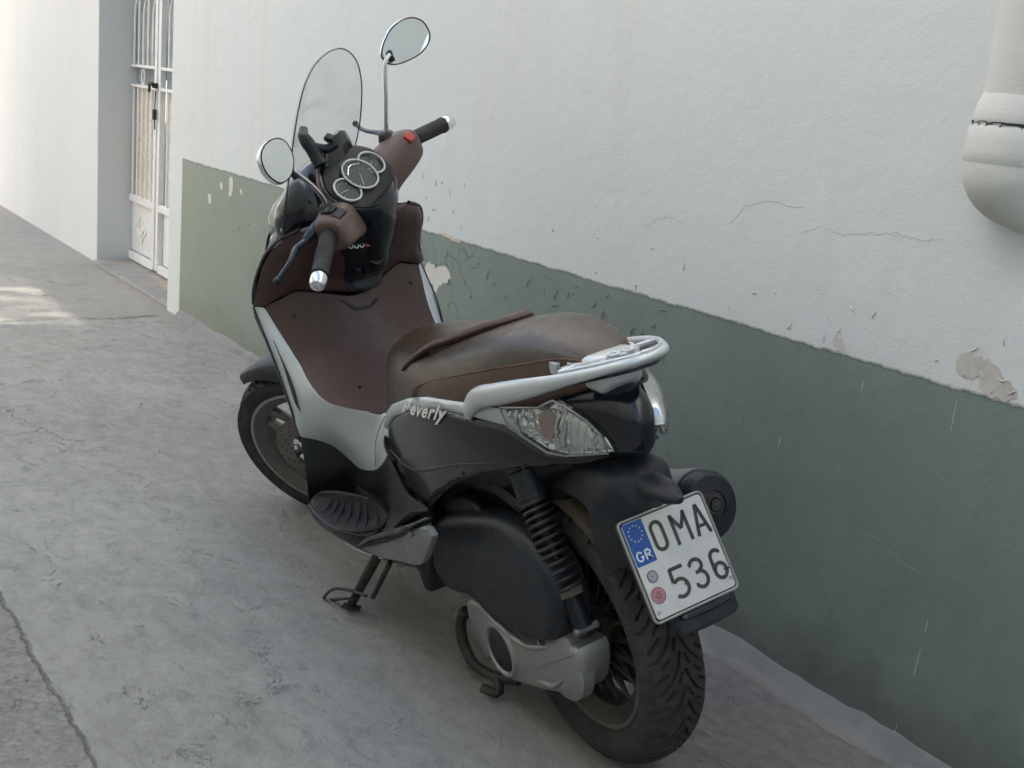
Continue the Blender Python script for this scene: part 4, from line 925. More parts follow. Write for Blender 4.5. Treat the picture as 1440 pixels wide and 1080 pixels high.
# ---------------- tail: body, lamps
TS=[(.10,.135,.70,.84),(0,.112,.715,.862),(-.08,.092,.725,.885),(-.15,.070,.735,.895),(-.20,.052,.748,.888),(-.235,.034,.762,.868),(-.252,.016,.778,.84)]
g=G(); g.loft([ring(x,hw+.0,a,b,28,2.6) for x,hw,a,b in TS]); g.make('tail_body','gloss',root,sharp=50)
g=sheet(XZ('tail_lens'),side,.002,off=.010,out=(0,1,0),res=.012,dome=.006); g2=sheet(XZ('tail_lens'),side,.002,off=.016,out=(0,1,0),res=.012,dome=.016).mirrored(); lens=(g.make('tail_lamp','lens',root),g2.make('tail_lamp','lens',root))
for o,s in zip(lens,(1,-1)):
    gr=sheet(XZ('tail_lens'),side,.002,off=-.004,out=(0,1,0),res=.010)
    rr=random.Random(2)
    gr2=G(); gr2.v=[v+V(0,rr.uniform(-.0035,.0035),0) for v in gr.v]; gr2.f=gr.f; gr2.m=gr.m
    (gr2 if s>0 else gr2.mirrored()).make('reflector','alu' if False else 'chrome_dull',o,sharp=5)
    g=sheet([(-.062,.828),(-.080,.838),(-.098,.835),(-.102,.80),(-.092,.782),(-.070,.792)],side,.003,off=.003,out=(0,1,0),res=.012); (g if s>0 else g.mirrored()).make('lamp_bowl','redlens',o,bev=.001)
    g=sheet([(-.125,.842),(-.165,.825),(-.185,.795),(-.180,.782),(-.135,.775),(-.128,.80)],side,.004,off=.002,out=(0,1,0),res=.01,dome=.003); (g if s>0 else g.mirrored()).make('lamp_bowl','chrome_dull2',o,bev=.001)
    O=XZ('tail_lens'); g=G()
    for i in range(15):
        a=.015-.0152*i; zs=[z for z in [.74+.004*k for k in range(36)] if inpoly(a,z,O)]
        if len(zs)>3 and not (-.105<a<-.058): g.tube([side(a,zs[0]+.003)+V(0,.003,0),side(a,sum(zs)/len(zs))+V(0,.006,0),side(a,zs[-1]-.003)+V(0,.003,0)],.0022,6,samp=7)
    (g if s>0 else g.mirrored()).make('lens_fluting','chrome_dull',o)
    g=G(); O=XZ('tail_lens'); g.tube([side(a,b)+V(0,.008,0) for a,b in O+O[:1]],.0022,6); (g if s>0 else g.mirrored()).make('lamp_rim','alu',o)
lc1=[(-.02,-.088,.866),(-.08,-.072,.884),(-.14,-.054,.893),(-.19,-.042,.882),(-.222,-.034,.852),(-.236,-.030,.812)]
lc2=[(-.02,-.152,.836),(-.08,-.136,.838),(-.14,-.114,.832),(-.19,-.092,.818),(-.225,-.070,.798),(-.242,-.052,.782)]
lcm=[((a[0]+b[0])/2-.006,(a[1]+b[1])/2-.004,(a[2]+b[2])/2+.014) for a,b in zip(lc1,lc2)]
lr=patch([lc1,lcm,lc2],30,12,.002,out=(-.3,-.2,1)); lr.v=[v+V(-.004,-.001,.004) for v in lr.v]; lr=lr.make('tail_lamp_corner','lens',root)
g=patch([lc1,lcm,lc2],30,12,.003,out=(-.3,-.2,1)); g.make('reflector','chrome_dull',lr)
# ---------------- grab rail and carrier
rp=[V(*p) for p in D['rail']]
rp=[V(.118,.166,.795)]+rp
full=rp+[V(p.x,-p.y,p.z) for p in rp[-2::-1]]
rad=[.009,.0125,.0135,.0135,.0130,.0120,.0100,.0095,.009,.009]; rad=rad[:len(rp)]; rad=rad+rad[-2::-1]
g=G(); g.tube(full,rad,14,samp=110,ell=[1.7,1.65,1.6,1.5,1.25,1.0,.9,1.0,1.25,1.5,1.6,1.65,1.7],up=(0.15,0,1)); rail=g.make('grab_rail','silver_rail',root,sharp=60)
cz=lambda a:D['rail'][-1][2]+.006+(a-D['rail'][-1][0])*-.30
car=lambda a,b:V(a,b,cz(a)-.018)
ro=[(p[0],max(0,p[1]-.008)) for p in D['rail'][4:]]; ro[-1]=(ro[-1][0]+.008,0); ol_=ro+[(a,-b) for a,b in ro[-2::-1]]
ol_=[(ol_[0][0]+.03,.105)]+ol_+[(ol_[0][0]+.03,-.105)]
g=sheet(ol_,car,.006,out=(0,0,1),res=.02,smooth_out=50); cp=g.make('carrier_floor','greyblack',root)
g=G(); rim_=[V(a,b,cz(a)+.003) for a,b in [(p.x,p.y) for p in crom_closed([(a,b,0) for a,b in ol_],60)]]; g.tube(rim_+rim_[:1],.0035,6,ell=1.6)
for L in [[(-.12,.08),(-.165,0),(-.12,-.08)],[(-.15,.07),(-.188,.0),(-.15,-.07)],[(-.18,.05),(-.205,0),(-.18,-.05)],[(-.10,.03),(-.16,.045),(-.205,.020)],[(-.10,-.03),(-.16,-.045),(-.205,-.020)],[(-.10,0),(-.22,0)],[(-.12,.05),(-.15,.02),(-.20,.03)],[(-.12,-.05),(-.15,-.02),(-.20,-.03)]]:
    g.tube([V(a,b,cz(a)+.002) for a,b in L],.0034,6,samp=20,ell=2.0)
for (a,b) in [(-.13,.06),(-.13,-.06),(-.195,.015),(-.195,-.015)]: g.lathe([(0,.010),(.005,.010),(.006,.012),(.012,.012),(.014,0),(.014,-.016)],(a,b,cz(a)),(0,0,1),14)
g.box((-.10,.082,cz(-.10)+.008),(.022,.010,.022)); g.make('carrier_rib','silver_rail',rail,sharp=40)
g=G(); g.loft([ring(-.09,.045,.905,.925,16,5),ring(-.115,.060,.885,.94,16,5),ring(-.185,.050,.878,.950,16,5),ring(-.205,.032,.90,.950,16,5)]); g.make('carrier_mount','silver_rail',root,bev=.003)
# ---------------- lettering on the trim
def text_mesh(s,size,shear=0,ext=.0006):
    c=bpy.data.curves.new('t','FONT'); c.body=s; c.size=size; c.shear=shear; c.extrude=ext; c.offset=size*.022; c.space_character=1.14
    o=bpy.data.objects.new('t',c); COL.objects.link(o); bpy.context.view_layer.update()
    me=bpy.data.meshes.new_from_object(o.evaluated_get(bpy.context.evaluated_depsgraph_get()))
    vs=[v.co.copy() for v in me.vertices]; fs=[tuple(p.vertices) for p in me.polygons]
    bpy.data.objects.remove(o); bpy.data.meshes.remove(me); return vs,fs
def put_text(s,size,fn,name,mat,par,shear=0):
    vs,fs=text_mesh(s,size,shear); return mkobj(name,[fn(v) for v in vs],fs,mat,par,smooth=False)
for o,s in zip(bands,(1,-1)):
    def f(v,s=s):
        if s>0: a=.372-v.x*1.12; b=.735+v.x*.19+v.y*.95
        else: a=.170+v.x*.985; b=.778-v.x*.17+v.y
        y=side_y(a,b)+.0105+.007*max(0,1-v.x/.03)+v.z; return V(a,y*s,b)
    put_text('Beverly',.046,f,'lettering','letter_silver',o,.6)
# ---------------- fasteners and seams
def screw(p,n,par,mt='bolt',r=.0055):
    g=G(); g.lathe([(0,.0012),(r*.5,.0012),(r*.55,.0025),(r*.9,.0022),(r,.0)],p,n,14); g.make('screw',mt,par)
for (a,b) in ((.50,.50),(.16,.655),(-.03,.715)): screw(side(a,b)+V(0,.0055,0),(0,1,-.1),root,'hair',.005)
for (y,z) in ((.17,.80),(-.17,.80),(.10,.63)): screw(shield(y,z)+V(-.001,0,0),(-1,0,.2),root,'black',.005)
g=G(); g.tube([A[22].lerp(B[22],t)+V(.0,.014,.010)*math.sin(PI*t)*.9+V(0,.0008,.0008) for t in [.05,.25,.5,.75,.95]],.0009,5,samp=16); g.make('panel_seam','hair',root)
# ---------------- engine, drive side
g=G(); g.loft([ring(x,hw,a,b) for x,hw,a,b in [(.50,.05,.26,.36),(.46,.09,.22,.42),(.36,.10,.20,.50),(.24,.10,.20,.54),(.12,.09,.24,.54),(.04,.07,.36,.56)]])
g.tube([(.30,-.12,.36),(.30,.10,.36)],.10,20)
eng=g.make('engine','dark',root)
g=G(); g.loft([ring(x,hw,a,b) for x,hw,a,b in [(.30,.10,.50,.60),(.16,.10,.53,.64),(.02,.09,.56,.68),(-.05,.06,.62,.69)]]); g.tube([(.24,.08,.60),(.14,.11,.61),(.05,.10,.585)],.018,10,samp=10); g.make('intake_duct','black',root)
g=slab([V(p[0],.075,p[2]) for p in D['airbox']],(0,1,0),.082,.030,6,sm=60); ab=g.make('air_filter_cover','greyblack',root,sharp=50)
g=slab([V(p[0],.06,p[2]) for p in D['airtop']],(0,1,0),.068,.012,3,sm=24); g.make('cover_bracket','black',root)
g=G()
for (a,c,b) in [(.325,.1285,.500),(.365,.1285,.470),(.17,.1575,.36)]: g=G(); g.lathe([(0,.001),(.006,.001),(.006,0)],(a,c,b),(0,1,0),10); g.make('screw_hole','hair',ab)
g=slab([V(p[0],.06,p[2]) for p in D['cvt']],(0,1,0),.072,.020,5,sm=70)
g.tube([(.30,.125,.262),(.20,.136,.262),(.09,.133,.262),(.02,.128,.285),(-.05,.122,.325)],[.004,.008,.008,.007,.003],8,samp=24)
g.tube([(.05,.130,.19),(-.02,.134,.215),(-.06,.132,.25)],[.004,.007,.004],8,samp=12)
g.lathe([(.050,.0),(.056,.009),(.062,.009),(.070,0)],(.205,.130,.190),(0,1,0),40,close=True)
g.lathe([(.085,-.03),(.085,-.004),(.078,.002),(.0,.002)],(-.045,.128,.283),(0,1,0),30)
g.lathe([(0,.010),(.008,.010),(.009,0)],(-.012,.130,.325),(0,1,0),12)
cv=g.make('drive_case','alu',root,sharp=45)
g=G(); g.lathe([(0,.008),(.044,.008),(.050,.005),(.051,0)],(.205,.131,.190),(0,1,0),36); g.make('drive_cap','greyblack',cv)
g=G()
g.lathe([(.006,.0),(.006,.004),(.011,.004),(.012,0)],(-.012,.141,.325),(0,1,0),12); g.make('drain_plug','hair',cv)
g=slab([V(p[0],.118,p[2]) for p in D['fin']],(0,1,0),.012,.003,2); g.make('case_fin','alu',cv)
g=G(); g.lathe([(0,.07),(.05,.07),(.065,.05),(.07,.0),(.07,-.06),(0,-.06)],(0,.02,RR),(0,1,0),30)
g.box((-.03,.075,RR+.06),(.07,.05,.09)); g.box((-.01,.09,RR+.01),(.10,.03,.08)); g.tube([(.05,.06,RR+.1),(-.06,.09,RR+.13)],.022,12); g.tube([(-.07,.085,RR+.09),(-.09,.085,RR+.02),(-.09,.08,RR-.05)],.02,10,samp=8)
g.make('rear_hub_casting','rust_dark',root,bev=.006)
# shock absorber
A0=Vector(D['shock'][0]); A1=Vector(D['shock'][1]); T0=Vector(D['shock'][2]); T1=Vector(D['shock'][3]); ax=(A1-A0).normalized()
g=G(); g.tube([T0,A0.lerp(A1,.12)],[.030,.030],18); g.tube([T0,T0-ax*.04],[.034,.030],16); sh=g.make('shock_absorber','greyblack',root,bev=.002)
g=G(); g.tube([A0,A1+ax*.07],.012,14); g.tube([A1,A1+ax*.075],[.021,.019],16); g.make('damper_rod','black',sh)
g=G(); L_=(A1-A0).length; e1=ax.orthogonal().normalized(); e2=ax.cross(e1); hp=[]; turns=13.5
for i in range(int(turns*20)+1):
    t=i/(turns*20); u=t-.10*math.sin(2*PI*t)*.35*(1 if t>0 else 0); hp.append(A0+ax*L_*(t**1.18)+(e1*math.cos(2*PI*turns*t)+e2*math.sin(2*PI*turns*t))*.0275)
g.tube(hp,.0042,8); g.make('spring','spring',sh)
g=G(); g.tube([A1-ax*.004,A1+ax*.012],[.028,.026],16); g.make('spring_seat','rust',sh)
g=G(); g.tube([A1+ax*.080-V(0,.03,0),A1+ax*.080+V(0,.016,0)],.008,12); g.lathe([(0,.006),(.007,.006),(.009,0)],A1+ax*.080+V(0,.016,0),(0,1,0),6); g.make('mount_bolt','alu_dull',sh)
g=G()
A0m,A1m=V(A0.x,-A0.y,A0.z),V(A1.x,-A1.y,A1.z); g.tube([A0m,A1m],.024,14); g.make('shock_absorber','black',root)
# exhaust on the wall side
g=G(); g.tube([(.34,-.15,.30),(.22,-.175,.39),(.02,-.185,.50),(-.13,-.19,.553)],[.035,.055,.070,.068],26,samp=20); ex=g.make('exhaust','dark',root,sharp=60)
d_=V(-.15,-.005,.053).normalized()
g=G(); g.lathe([(.068,0),(.071,.006),(.070,.03),(.058,.046),(.030,.050),(.0285,.046),(.0,.042)],V(-.13,-.19,.553),d_,32); g.make('exhaust_cap','greyblack',ex)
g=G(); g.lathe([(.0,.045),(.013,.045),(.015,.056),(.019,.056),(.021,.049),(.030,.047)],V(-.13,-.19,.553),d_,24); g.make('tailpipe','dark',ex)
g=G(); g.lathe([(0,.058),(.012,.058)],V(-.13,-.19,.553),d_,16); g.make('tailpipe_mouth','hair',ex)
g=G(); up_=d_.orthogonal(); g.loft([[V(-.13,-.19,.553)-d_*k+(V(0,math.sin(t)*-1,0)+V(.33,0,.94)*math.cos(t)).normalized()*rr for t in [(-1.0+2.0*i/12) for i in range(13)] for rr in (.0745,)]+[V(-.13,-.19,.553)-d_*k+(V(0,math.sin(t)*-1,0)+V(.33,0,.94)*math.cos(t)).normalized()*.0715 for t in [(1.0-2.0*i/12) for i in range(13)]] for k in (-.012,.05,.12,.20)])
g.make('heat_shield','alu_dull',ex)
# rear mudguard, plate holder
hl=D['holder_l']; hc=[(.05,0,.735),(-.08,0,.752),(-.215,0,.738),(-.262,0,.690),(-.275,0,.62),(-.265,0,.545)]
hq=[(a*.5+c*.5-.010*(i>1),b*.72,z*.5+w_*.5+.012) for i,((a,b,z),(c,_,w_)) in enumerate(zip(hl,hc))]
hr=[(a,-b,c) for a,b,c in hl]; hqr=[(a,-b,c) for a,b,c in hq]
hll=[(a+.03,b+.004,c-.03) for a,b,c in hl]
g=patch([hll,hl,hq,hc,hqr,hr,[(a,-b,c) for a,b,c in hll]],36,36,.005,out=(-1,0,1)); hold=g.make('rear_mudguard','greyblack',root,sharp=60)
g=G(); rings=[]
for i in range(16):
    a=math.radians(48+82*i/15); e=[(q*.078,.335-.018*abs(q)**2) for q in [-1+2*j/8 for j in range(9)]]
    rings.append([V(r*math.cos(a),y,RR+r*math.sin(a)) for y,r in e]+[V((r-.004)*math.cos(a),y*.97,RR+(r-.004)*math.sin(a)) for y,r in e[::-1]])
g.loft(rings); g.make('inner_mudguard','inner_brown',root,sharp=50)
g=G(); 
for (a,b) in ((.0,.0),):
    rings=[]
    for k in range(9):
        t=k/8; s_=math.sin(PI*(.06+.5*t)) if t<.9 else 1; x=-.372+.085*t
        rings.append([V(x+.012,.030*math.sin(min(1,t*1.25+.18)*PI/2)*math.cos(q)+.018,.722+.004*t+.020*math.sin(min(1,t*1.25+.18)*PI/2)*math.sin(q)) for q in [2*PI*j/20 for j in range(20)]])
    g.loft(rings)
g.make('plate_lamp','greyblack',hold,sharp=60)
PX,PZ,PT,PW_,PH_=(-0.316, 0.5884, 0.524, 0.1901, 0.1908)
pn=V(-math.cos(PT),0,math.sin(PT)); pu=V(math.sin(PT),0,math.cos(PT))
def pf(u,v,h=0,base=.0): # u,v in plate widths from top left
    return V(PX,0,PZ)+V(0,1,0)*(.5-u)*PW_+pu*(.5-v)*PH_+pn*(h+base)
def rrect(u0,v0,u1,v1,r,n=6):
    P=[]
    for (cx,cy,a0) in ((u1-r,v1-r,0),(u0+r,v1-r,1),(u0+r,v0+r,2),(u1-r,v0+r,3)):
        for i in range(n+1):
            a=PI/2*(a0+i/n); P.append((cx+r*math.cos(a),cy+r*math.sin(a)))
    return P
def plate_slab(r,h0,h1,g=None):
    g=g or G(); n=len(r); vs=[pf(a,b,h1) for a,b in r]+[pf(a,b,h0) for a,b in r]
    g.add(vs,[tuple(range(n)),tuple(range(2*n-1,n-1,-1))]+[(i,(i+1)%n,n+(i+1)%n,n+i) for i in range(n)]); return g
pl_=plate_slab(rrect(0,0,1,1,.05),-.012,-.004).make('number_plate','hair',root,bev=.001)
g=G(); R_=[pf(a,b,-.002) for a,b in rrect(.008,.008,.992,.992,.05)]; g.tube(R_+R_[:1],.0026,6); g.make('plate_frame','alu',pl_)
g=plate_slab(rrect(.035,.03,.968,.965,.04),-.004,.0); g.make('plate_sheet','white_plate',pl_)
fp=lambda u,v,h:pf(u,v,h,.0004)
g=plate_slab([(.042,.035),(.265,.035),(.265,.452),(.042,.452)],-.001,.0006); g.make('country_band','plate_blue',pl_,smooth=False)
fb=lambda u,v,h:pf(u,v,h,.0008)
g=G()
for i in range(12):
    a=2*PI*i/12; cx,cy=.150+.072*math.cos(a),.150+.076*math.sin(a)
    st=[(cx+(.012 if k%2==0 else .005)*math.cos(-PI/2+PI*k/5),cy+(.012 if k%2==0 else .005)*math.sin(-PI/2+PI*k/5)) for k in range(10)]
    vs=[fb(x,y,.0004) for x,y in st]+[fb(x,y,0) for x,y in st]; g.add(vs,[tuple(range(10))]+[(j,(j+1)%10,10+(j+1)%10,10+j) for j in range(10)])
g.make('star_ring','yellow_ink',pl_,smooth=False)
def arc(cx,cy,rx,ry,a0,a1,n=14): return [(cx+rx*math.cos(math.radians(a0+(a1-a0)*i/n)),cy+ry*math.sin(math.radians(a0+(a1-a0)*i/n))) for i in range(n+1)]
g=G(); stroke(arc(.105,.366,.034,.042,-40,-310,18)+[(.139,.372),(.112,.372)],.017,fb,g)
stroke([(.172,.412),(.172,.322)],.017,fb,g); stroke([(.172,.324),(.200,.324)]+arc(.200,.345,.024,.021,-90,90,8)+[(.172,.366)],.016,fb,g); stroke([(.198,.366),(.228,.412)],.017,fb,g)
g.make('country_code','white_ink',pl_,smooth=False)
W_=.036
g=G(); O_=arc(.378,.178,.060,.062,180,360,12)+arc(.378,.322,.060,.062,0,180,12); stroke(O_+O_[:2],W_,fp,g)
stroke([(.555,.408),(.560,.112)],W_,fp,g); stroke([(.715,.408),(.712,.112)],W_,fp,g); stroke([(.552,.115),(.636,.268)],W_,fp,g); stroke([(.636,.268),(.720,.115)],W_,fp,g)
stroke([(.792,.408),(.862,.108)],W_,fp,g); stroke([(.936,.408),(.866,.108)],W_,fp,g); stroke([(.815,.318),(.915,.318)],W_*.9,fp,g)
stroke([(.485,.585),(.335,.585)],W_,fp,g); stroke([(.340,.578),(.332,.705)],W_,fp,g); stroke([(.332,.700)]+arc(.400,.775,.080,.082,-125,90,18)+[(.38,.858),(.328,.838)],W_,fp,g)
stroke([(.548,.625)]+arc(.624,.640,.066,.058,-160,75,16),W_,fp,g); stroke([(.600,.704),(.640,.704)]+arc(.636,.776,.072,.076,-80,150,18)+[(.560,.812)],W_,fp,g)
stroke([(.905,.612)]+arc(.868,.640,.060,.062,-40,-180,12)+[(.806,.765)],W_,fp,g); O_=arc(.872,.778,.064,.072,0,360,22); stroke(O_+O_[:2],W_,fp,g)
g.make('plate_characters','plate_text',pl_,smooth=False)
g=G(); disk((.150,.575),.058,fp,g,.0005,28); g.make('round_seal','white_ink',pl_,smooth=False)
fs_=lambda u,v,h:pf(u,v,h,.0010)
g=G(); disk((.150,.575),.058,fs_,g,.0003,28,r0=.050); disk((.150,.575),.030,fs_,g,.0003,20,r0=.024)
for i in range(18): a=2*PI*i/18; stroke([(.150+.036*math.cos(a),.575+.036*math.sin(a)),(.150+.047*math.cos(a),.575+.047*math.sin(a))],.007,fs_,g,.0003)
stroke([(.15,.560),(.15,.592)],.008,fs_,g,.0003); stroke([(.135,.573),(.165,.573)],.008,fs_,g,.0003); g.make('seal_print','plate_text',pl_,smooth=False)
g=G(); disk((.135,.755),.078,fp,g,.0005,32); g.make('pink_seal','pink',pl_,smooth=False)
g=G(); disk((.135,.755),.078,fs_,g,.0003,32,r0=.072); disk((.135,.755),.022,fs_,g,.0003,16,r0=.015)
for i in range(14): a=2*PI*i/14; stroke([(.135+.022*math.cos(a),.755+.022*math.sin(a)),(.135+.072*math.cos(a),.755+.072*math.sin(a))],.004,fs_,g,.0003)
g.make('seal_print','pink_d',pl_,smooth=False)
g=G()
for c in ((.075,.905),(.945,.880)): g=disk(c,.018,fp,G(),.002,14); g.make('plate_screw','bolt',pl_)
g=G()
for c,r in (((.205,.405),.014),((.455,.755),.012),((.80,.33),.007)): g=disk(c,r,fs_,G(),.003,10); g.make('mud_speck','hair',pl_)
# flap below the plate
fo=[(-.30,.03),(-.31,-.10),(-.33,-.10)]
def fl_(u,h,t): return V(-.365+t*.0,.5-.5,0)
fc=V(-.318,-.035,.468); fu=V(0,1,0); fv=V(math.sin(.75),0,math.cos(.75)); fn_=V(-math.cos(.75),0,math.sin(.75))
fo=[(-.068,-.028),(-.055,-.036),(.055,-.036),(.068,-.024),(.070,.03),(-.070,.03)]
g=slab([fc+fu*a+fv*b for a,b in fo],fn_,.012,.004,2,sm=30); fp_=g.make('mud_flap','greyblack',hold)
g=slab([fc+fn_*.010+fu*a+fv*b for a,b in [(-.055,-.012),(.050,-.012),(.056,-.002),(.050,.010),(-.055,.010),(-.060,-.002)]],fn_,.008,.003,2,sm=24); g.make('reflector_holder','gloss',fp_)
# ---------------- pillion peg, boots and hoses, stands
pk=[V(p[0],.215,p[2]) for p in D['peg']]
g=slab([p+V(0,.018,0) for p in pk],(0,1,0),.015,.004,3,sm=40); pg=g.make('pillion_bracket','alu_dull',root)
g=slab([V(p[0],.205,p[2]) for p in D['pegtop']],(0,1,0),.055,.010,3,sm=26); g.make('pillion_step','rubber',pg)
g=G(); g.tube([(.33,.20,.485),(.325,.253,.485)],.013,14); g.make('step_pivot','alu_dull',pg)
g=slab([V(p[0],.09,p[2]) for p in D['boot']],(0,1,0),.05,.012,3,sm=30); bt=g.make('rubber_boot','rubber',root)
g=G()
for z in (.365,.350,.335): g.tube([V(.455,.14,z),V(.50,.152,z-.008),V(.545,.14,z-.02)],.006,8,samp=8)
g.make('boot_rib','rubber',bt)
g=G(); g.tube([(.42,.10,.52),(.44,.145,.47),(.47,.15,.42),(.50,.13,.36)],.012,10,samp=14); g.tube([(.38,.11,.56),(.42,.15,.50),(.44,.15,.44)],.007,8,samp=12); g.tube([(.50,.12,.50),(.46,.14,.46),(.52,.14,.41),(.56,.12,.36)],.008,8,samp=14); g.make('hose','rubber',root)
sd_=D['sidestand']
f0=Vector(sd_[1]); 
g=G(); g.tube([Vector(sd_[0])-(f0-Vector(sd_[0])).normalized()*.05,f0+(Vector(sd_[0])-f0).normalized()*.012],[.014,.0125],12); g.tube([sd_[2],sd_[3]],.007,8)
g.tube([f0+V(.012,.012,.004),f0+V(-.020,-.018,-.004)],.013,10,ell=.4)
ss=g.make('side_stand','dark',root)
g=G(); g.tube([V(*sd_[4]),V(*sd_[4]).lerp(V(*sd_[5]),.5)+V(.0,0,.006),V(*sd_[5]),V(*sd_[6]),V(*sd_[6])+V(-.01,-.012,-.004),V(*sd_[7])+V(.02,.015,0),V(*sd_[7])],.0042,8,samp=36); g.make('stand_prong','dark',ss)
g=G(); g.tube(D['cstand'],[.012,.014,.013,.012,.011],12,samp=24); g.tube([(a,-b,c) for a,b,c in D['cstand'][:5]],.012,10,samp=20); g.tube([(.38,-.14,.20),(.38,.14,.20)],.013,10); g.tube([(.27,.12,.077),(.24,.14,.06),(.27,.165,.07)],.011,10,samp=8); g.make('centre_stand','dark',root)

# ================================================================ handlebar assembly (steered)
fnm=V(-.72,0,.694).normalized(); fup=V(.694,0,.72).normalized(); fy=V(0,1,0); FC=V(.927,0,1.128)
def oval(c,ry,ru,dn=0,n=36,egg=.12):
    return [c+fnm*dn+fy*ry*math.cos(t)*(1+egg*math.sin(t)*.6)+fup*ru*math.sin(t) for t in [2*PI*i/n for i in range(n)]]
g=G(); g.loft([oval(FC+V(0,0,-.004),.095,.070,-.006),oval(FC,.108,.083,-.002),oval(FC,.116,.090,.003),oval(FC,.121,.095,.000),oval(FC,.124,.098,-.015),oval(FC+V(0,0,-.01),.120,.098,-.05),oval(FC+V(0,0,-.02),.10,.085,-.10)]); pod=sm(g,'instrument_pod','gloss',sharp=50)
g=G(); g.loft([oval(FC,.112,.086,-.002),oval(FC,.113,.087,.0045),oval(FC,.108,.083,.0055)]); sm(g,'dial_panel','dial_black',pod)
g=G(); Q=oval(FC,.124,.098,-.006,60); g.tube([Q[i%60] for i in range(0,40)],[.001,.0045,.005,.0045,.001],8); sm(g,'pod_surround','brown_light',pod)
def gauge(c,r):
    g=G(); e1_=fy; e2_=fup; pts=[c+fnm*.006+(e1_*math.cos(t)+e2_*math.sin(t))*r for t in [2*PI*i/72 for i in range(73)]]
    if r<.04:
        s_=1 if (c-CB).dot(fy)>0 else -1; k0=0 if s_<0 else 36
        pts=[c+fnm*.006+(e1_*math.cos(t)+e2_*math.sin(t))*r for t in [(0 if s_<0 else PI)+2*PI*i/72 for i in range(73)]]
        pts=[p for p in pts if ((p-CB)-fnm*(p-CB).dot(fnm)).length>.046]
    g.tube(pts,.0028,8); rg=sm(g,'gauge_ring','ring',pod)
    g=G(); g.lathe([(0,.001),(r-.003,.001),(r-.003,-.002)],c,fnm,36); sm(g,'gauge_face','gauge',rg)
    g=G(); g.lathe([(0,.008),(r*.5,.0075),(r-.003,.006)],c,fnm,36); sm(g,'gauge_glass','gauge_glass',rg)
    return rg
CB=FC+fup*.004+fnm*.009; b_=gauge(CB,.047)
c1=FC+fy*-.064+fup*.002+fnm*.005; c2=FC+fy*.070+fup*.002+fnm*.005
for c in (c1,c2): gauge(c,.035)
def tick(c,r0,r1,a,w,mat,par,h=.003):
    d=fy*-math.cos(a)+fup*math.sin(a); q=fnm.cross(d).normalized()*w
    g=G(); p0=c+d*r0+fnm*h; p1=c+d*r1+fnm*h; g.add([p0-q,p0+q,p1+q,p1-q,p0-q-fnm*.0006,p0+q-fnm*.0006,p1+q-fnm*.0006,p1-q-fnm*.0006],[(0,1,2,3),(4,7,6,5),(0,4,5,1),(1,5,6,2),(2,6,7,3),(3,7,4,0)]); return g
gt=G()
for i in range(13):
    q=tick(CB,.035,.038 if i%2 else .039,math.radians(210-20*i),.0004,None,None); gt.add(q.v,q.f)
for c in (c1,c2):
    for i in range(7):
        q=tick(c,.022,.026,math.radians(190-26*i),.0003,None,None); gt.add(q.v,q.f)
for c,r,a in ((CB,.035,225),(c1,.024,200),(c2,.024,160)):
    q=tick(c,-.004,r,math.radians(a),.0005,None,None,.005); gt.add(q.v,q.f)
sm(gt,'dial_marks','white_ink',b_,smooth=False)
g=G(); g.tube([CB+fup*.02+fy*.030+fnm*.006,CB+fup*.032+fnm*.0065,CB+fup*.02-fy*.030+fnm*.006],.0011,5,samp=16); sm(g,'dial_trim','chrome',b_)
# brown bar cover
def bring(y,cx,cz,rx,rz,n=28,p=3.2): 
    r=[]
    for i in range(n):
        t=2*PI*i/n; c,s=math.cos(t),math.sin(t); r.append(V(cx+rx*math.copysign(abs(c)**(2/p),c),y,cz+rz*math.copysign(abs(s)**(2/p),s)))
    return r
BS=[(.229,.903,1.100,.012,.015),(.227,.903,1.100,.035,.039),(.20,.908,1.098,.042,.047),(.16,.922,1.090,.046,.051),(.12,.938,1.080,.048,.053),(.09,.952,1.065,.050,.052),(.0,.985,1.045,.044,.045)]
full=BS+[(-a,)+t for a,*t in BS[-2::-1] for t in [tuple(t)]]
g=G(); RR_=[bring(*s) for s in full]; cols=[crom([r[j] for r in RR_],60) for j in range(28)]; g.loft([[cols[j][i] for j in range(28)] for i in range(60)]); cov=sm(g,'handlebar_cover','brown_light',sharp=60)
g=G(); g.loft([ring(0,.1,0,1)[:0] or [V(x+dx*math.cos(t),hy*math.sin(t),z) for t in [2*PI*i/24 for i in range(24)]] for x,dx,hy,z in [(.925,.062,.098,1.085),(.922,.062,.090,1.05),(.935,.058,.072,1.005),(.958,.055,.058,.96),(.985,.05,.050,.92),(1.0,.045,.045,.88)]]); sm(g,'column_cover','gloss')
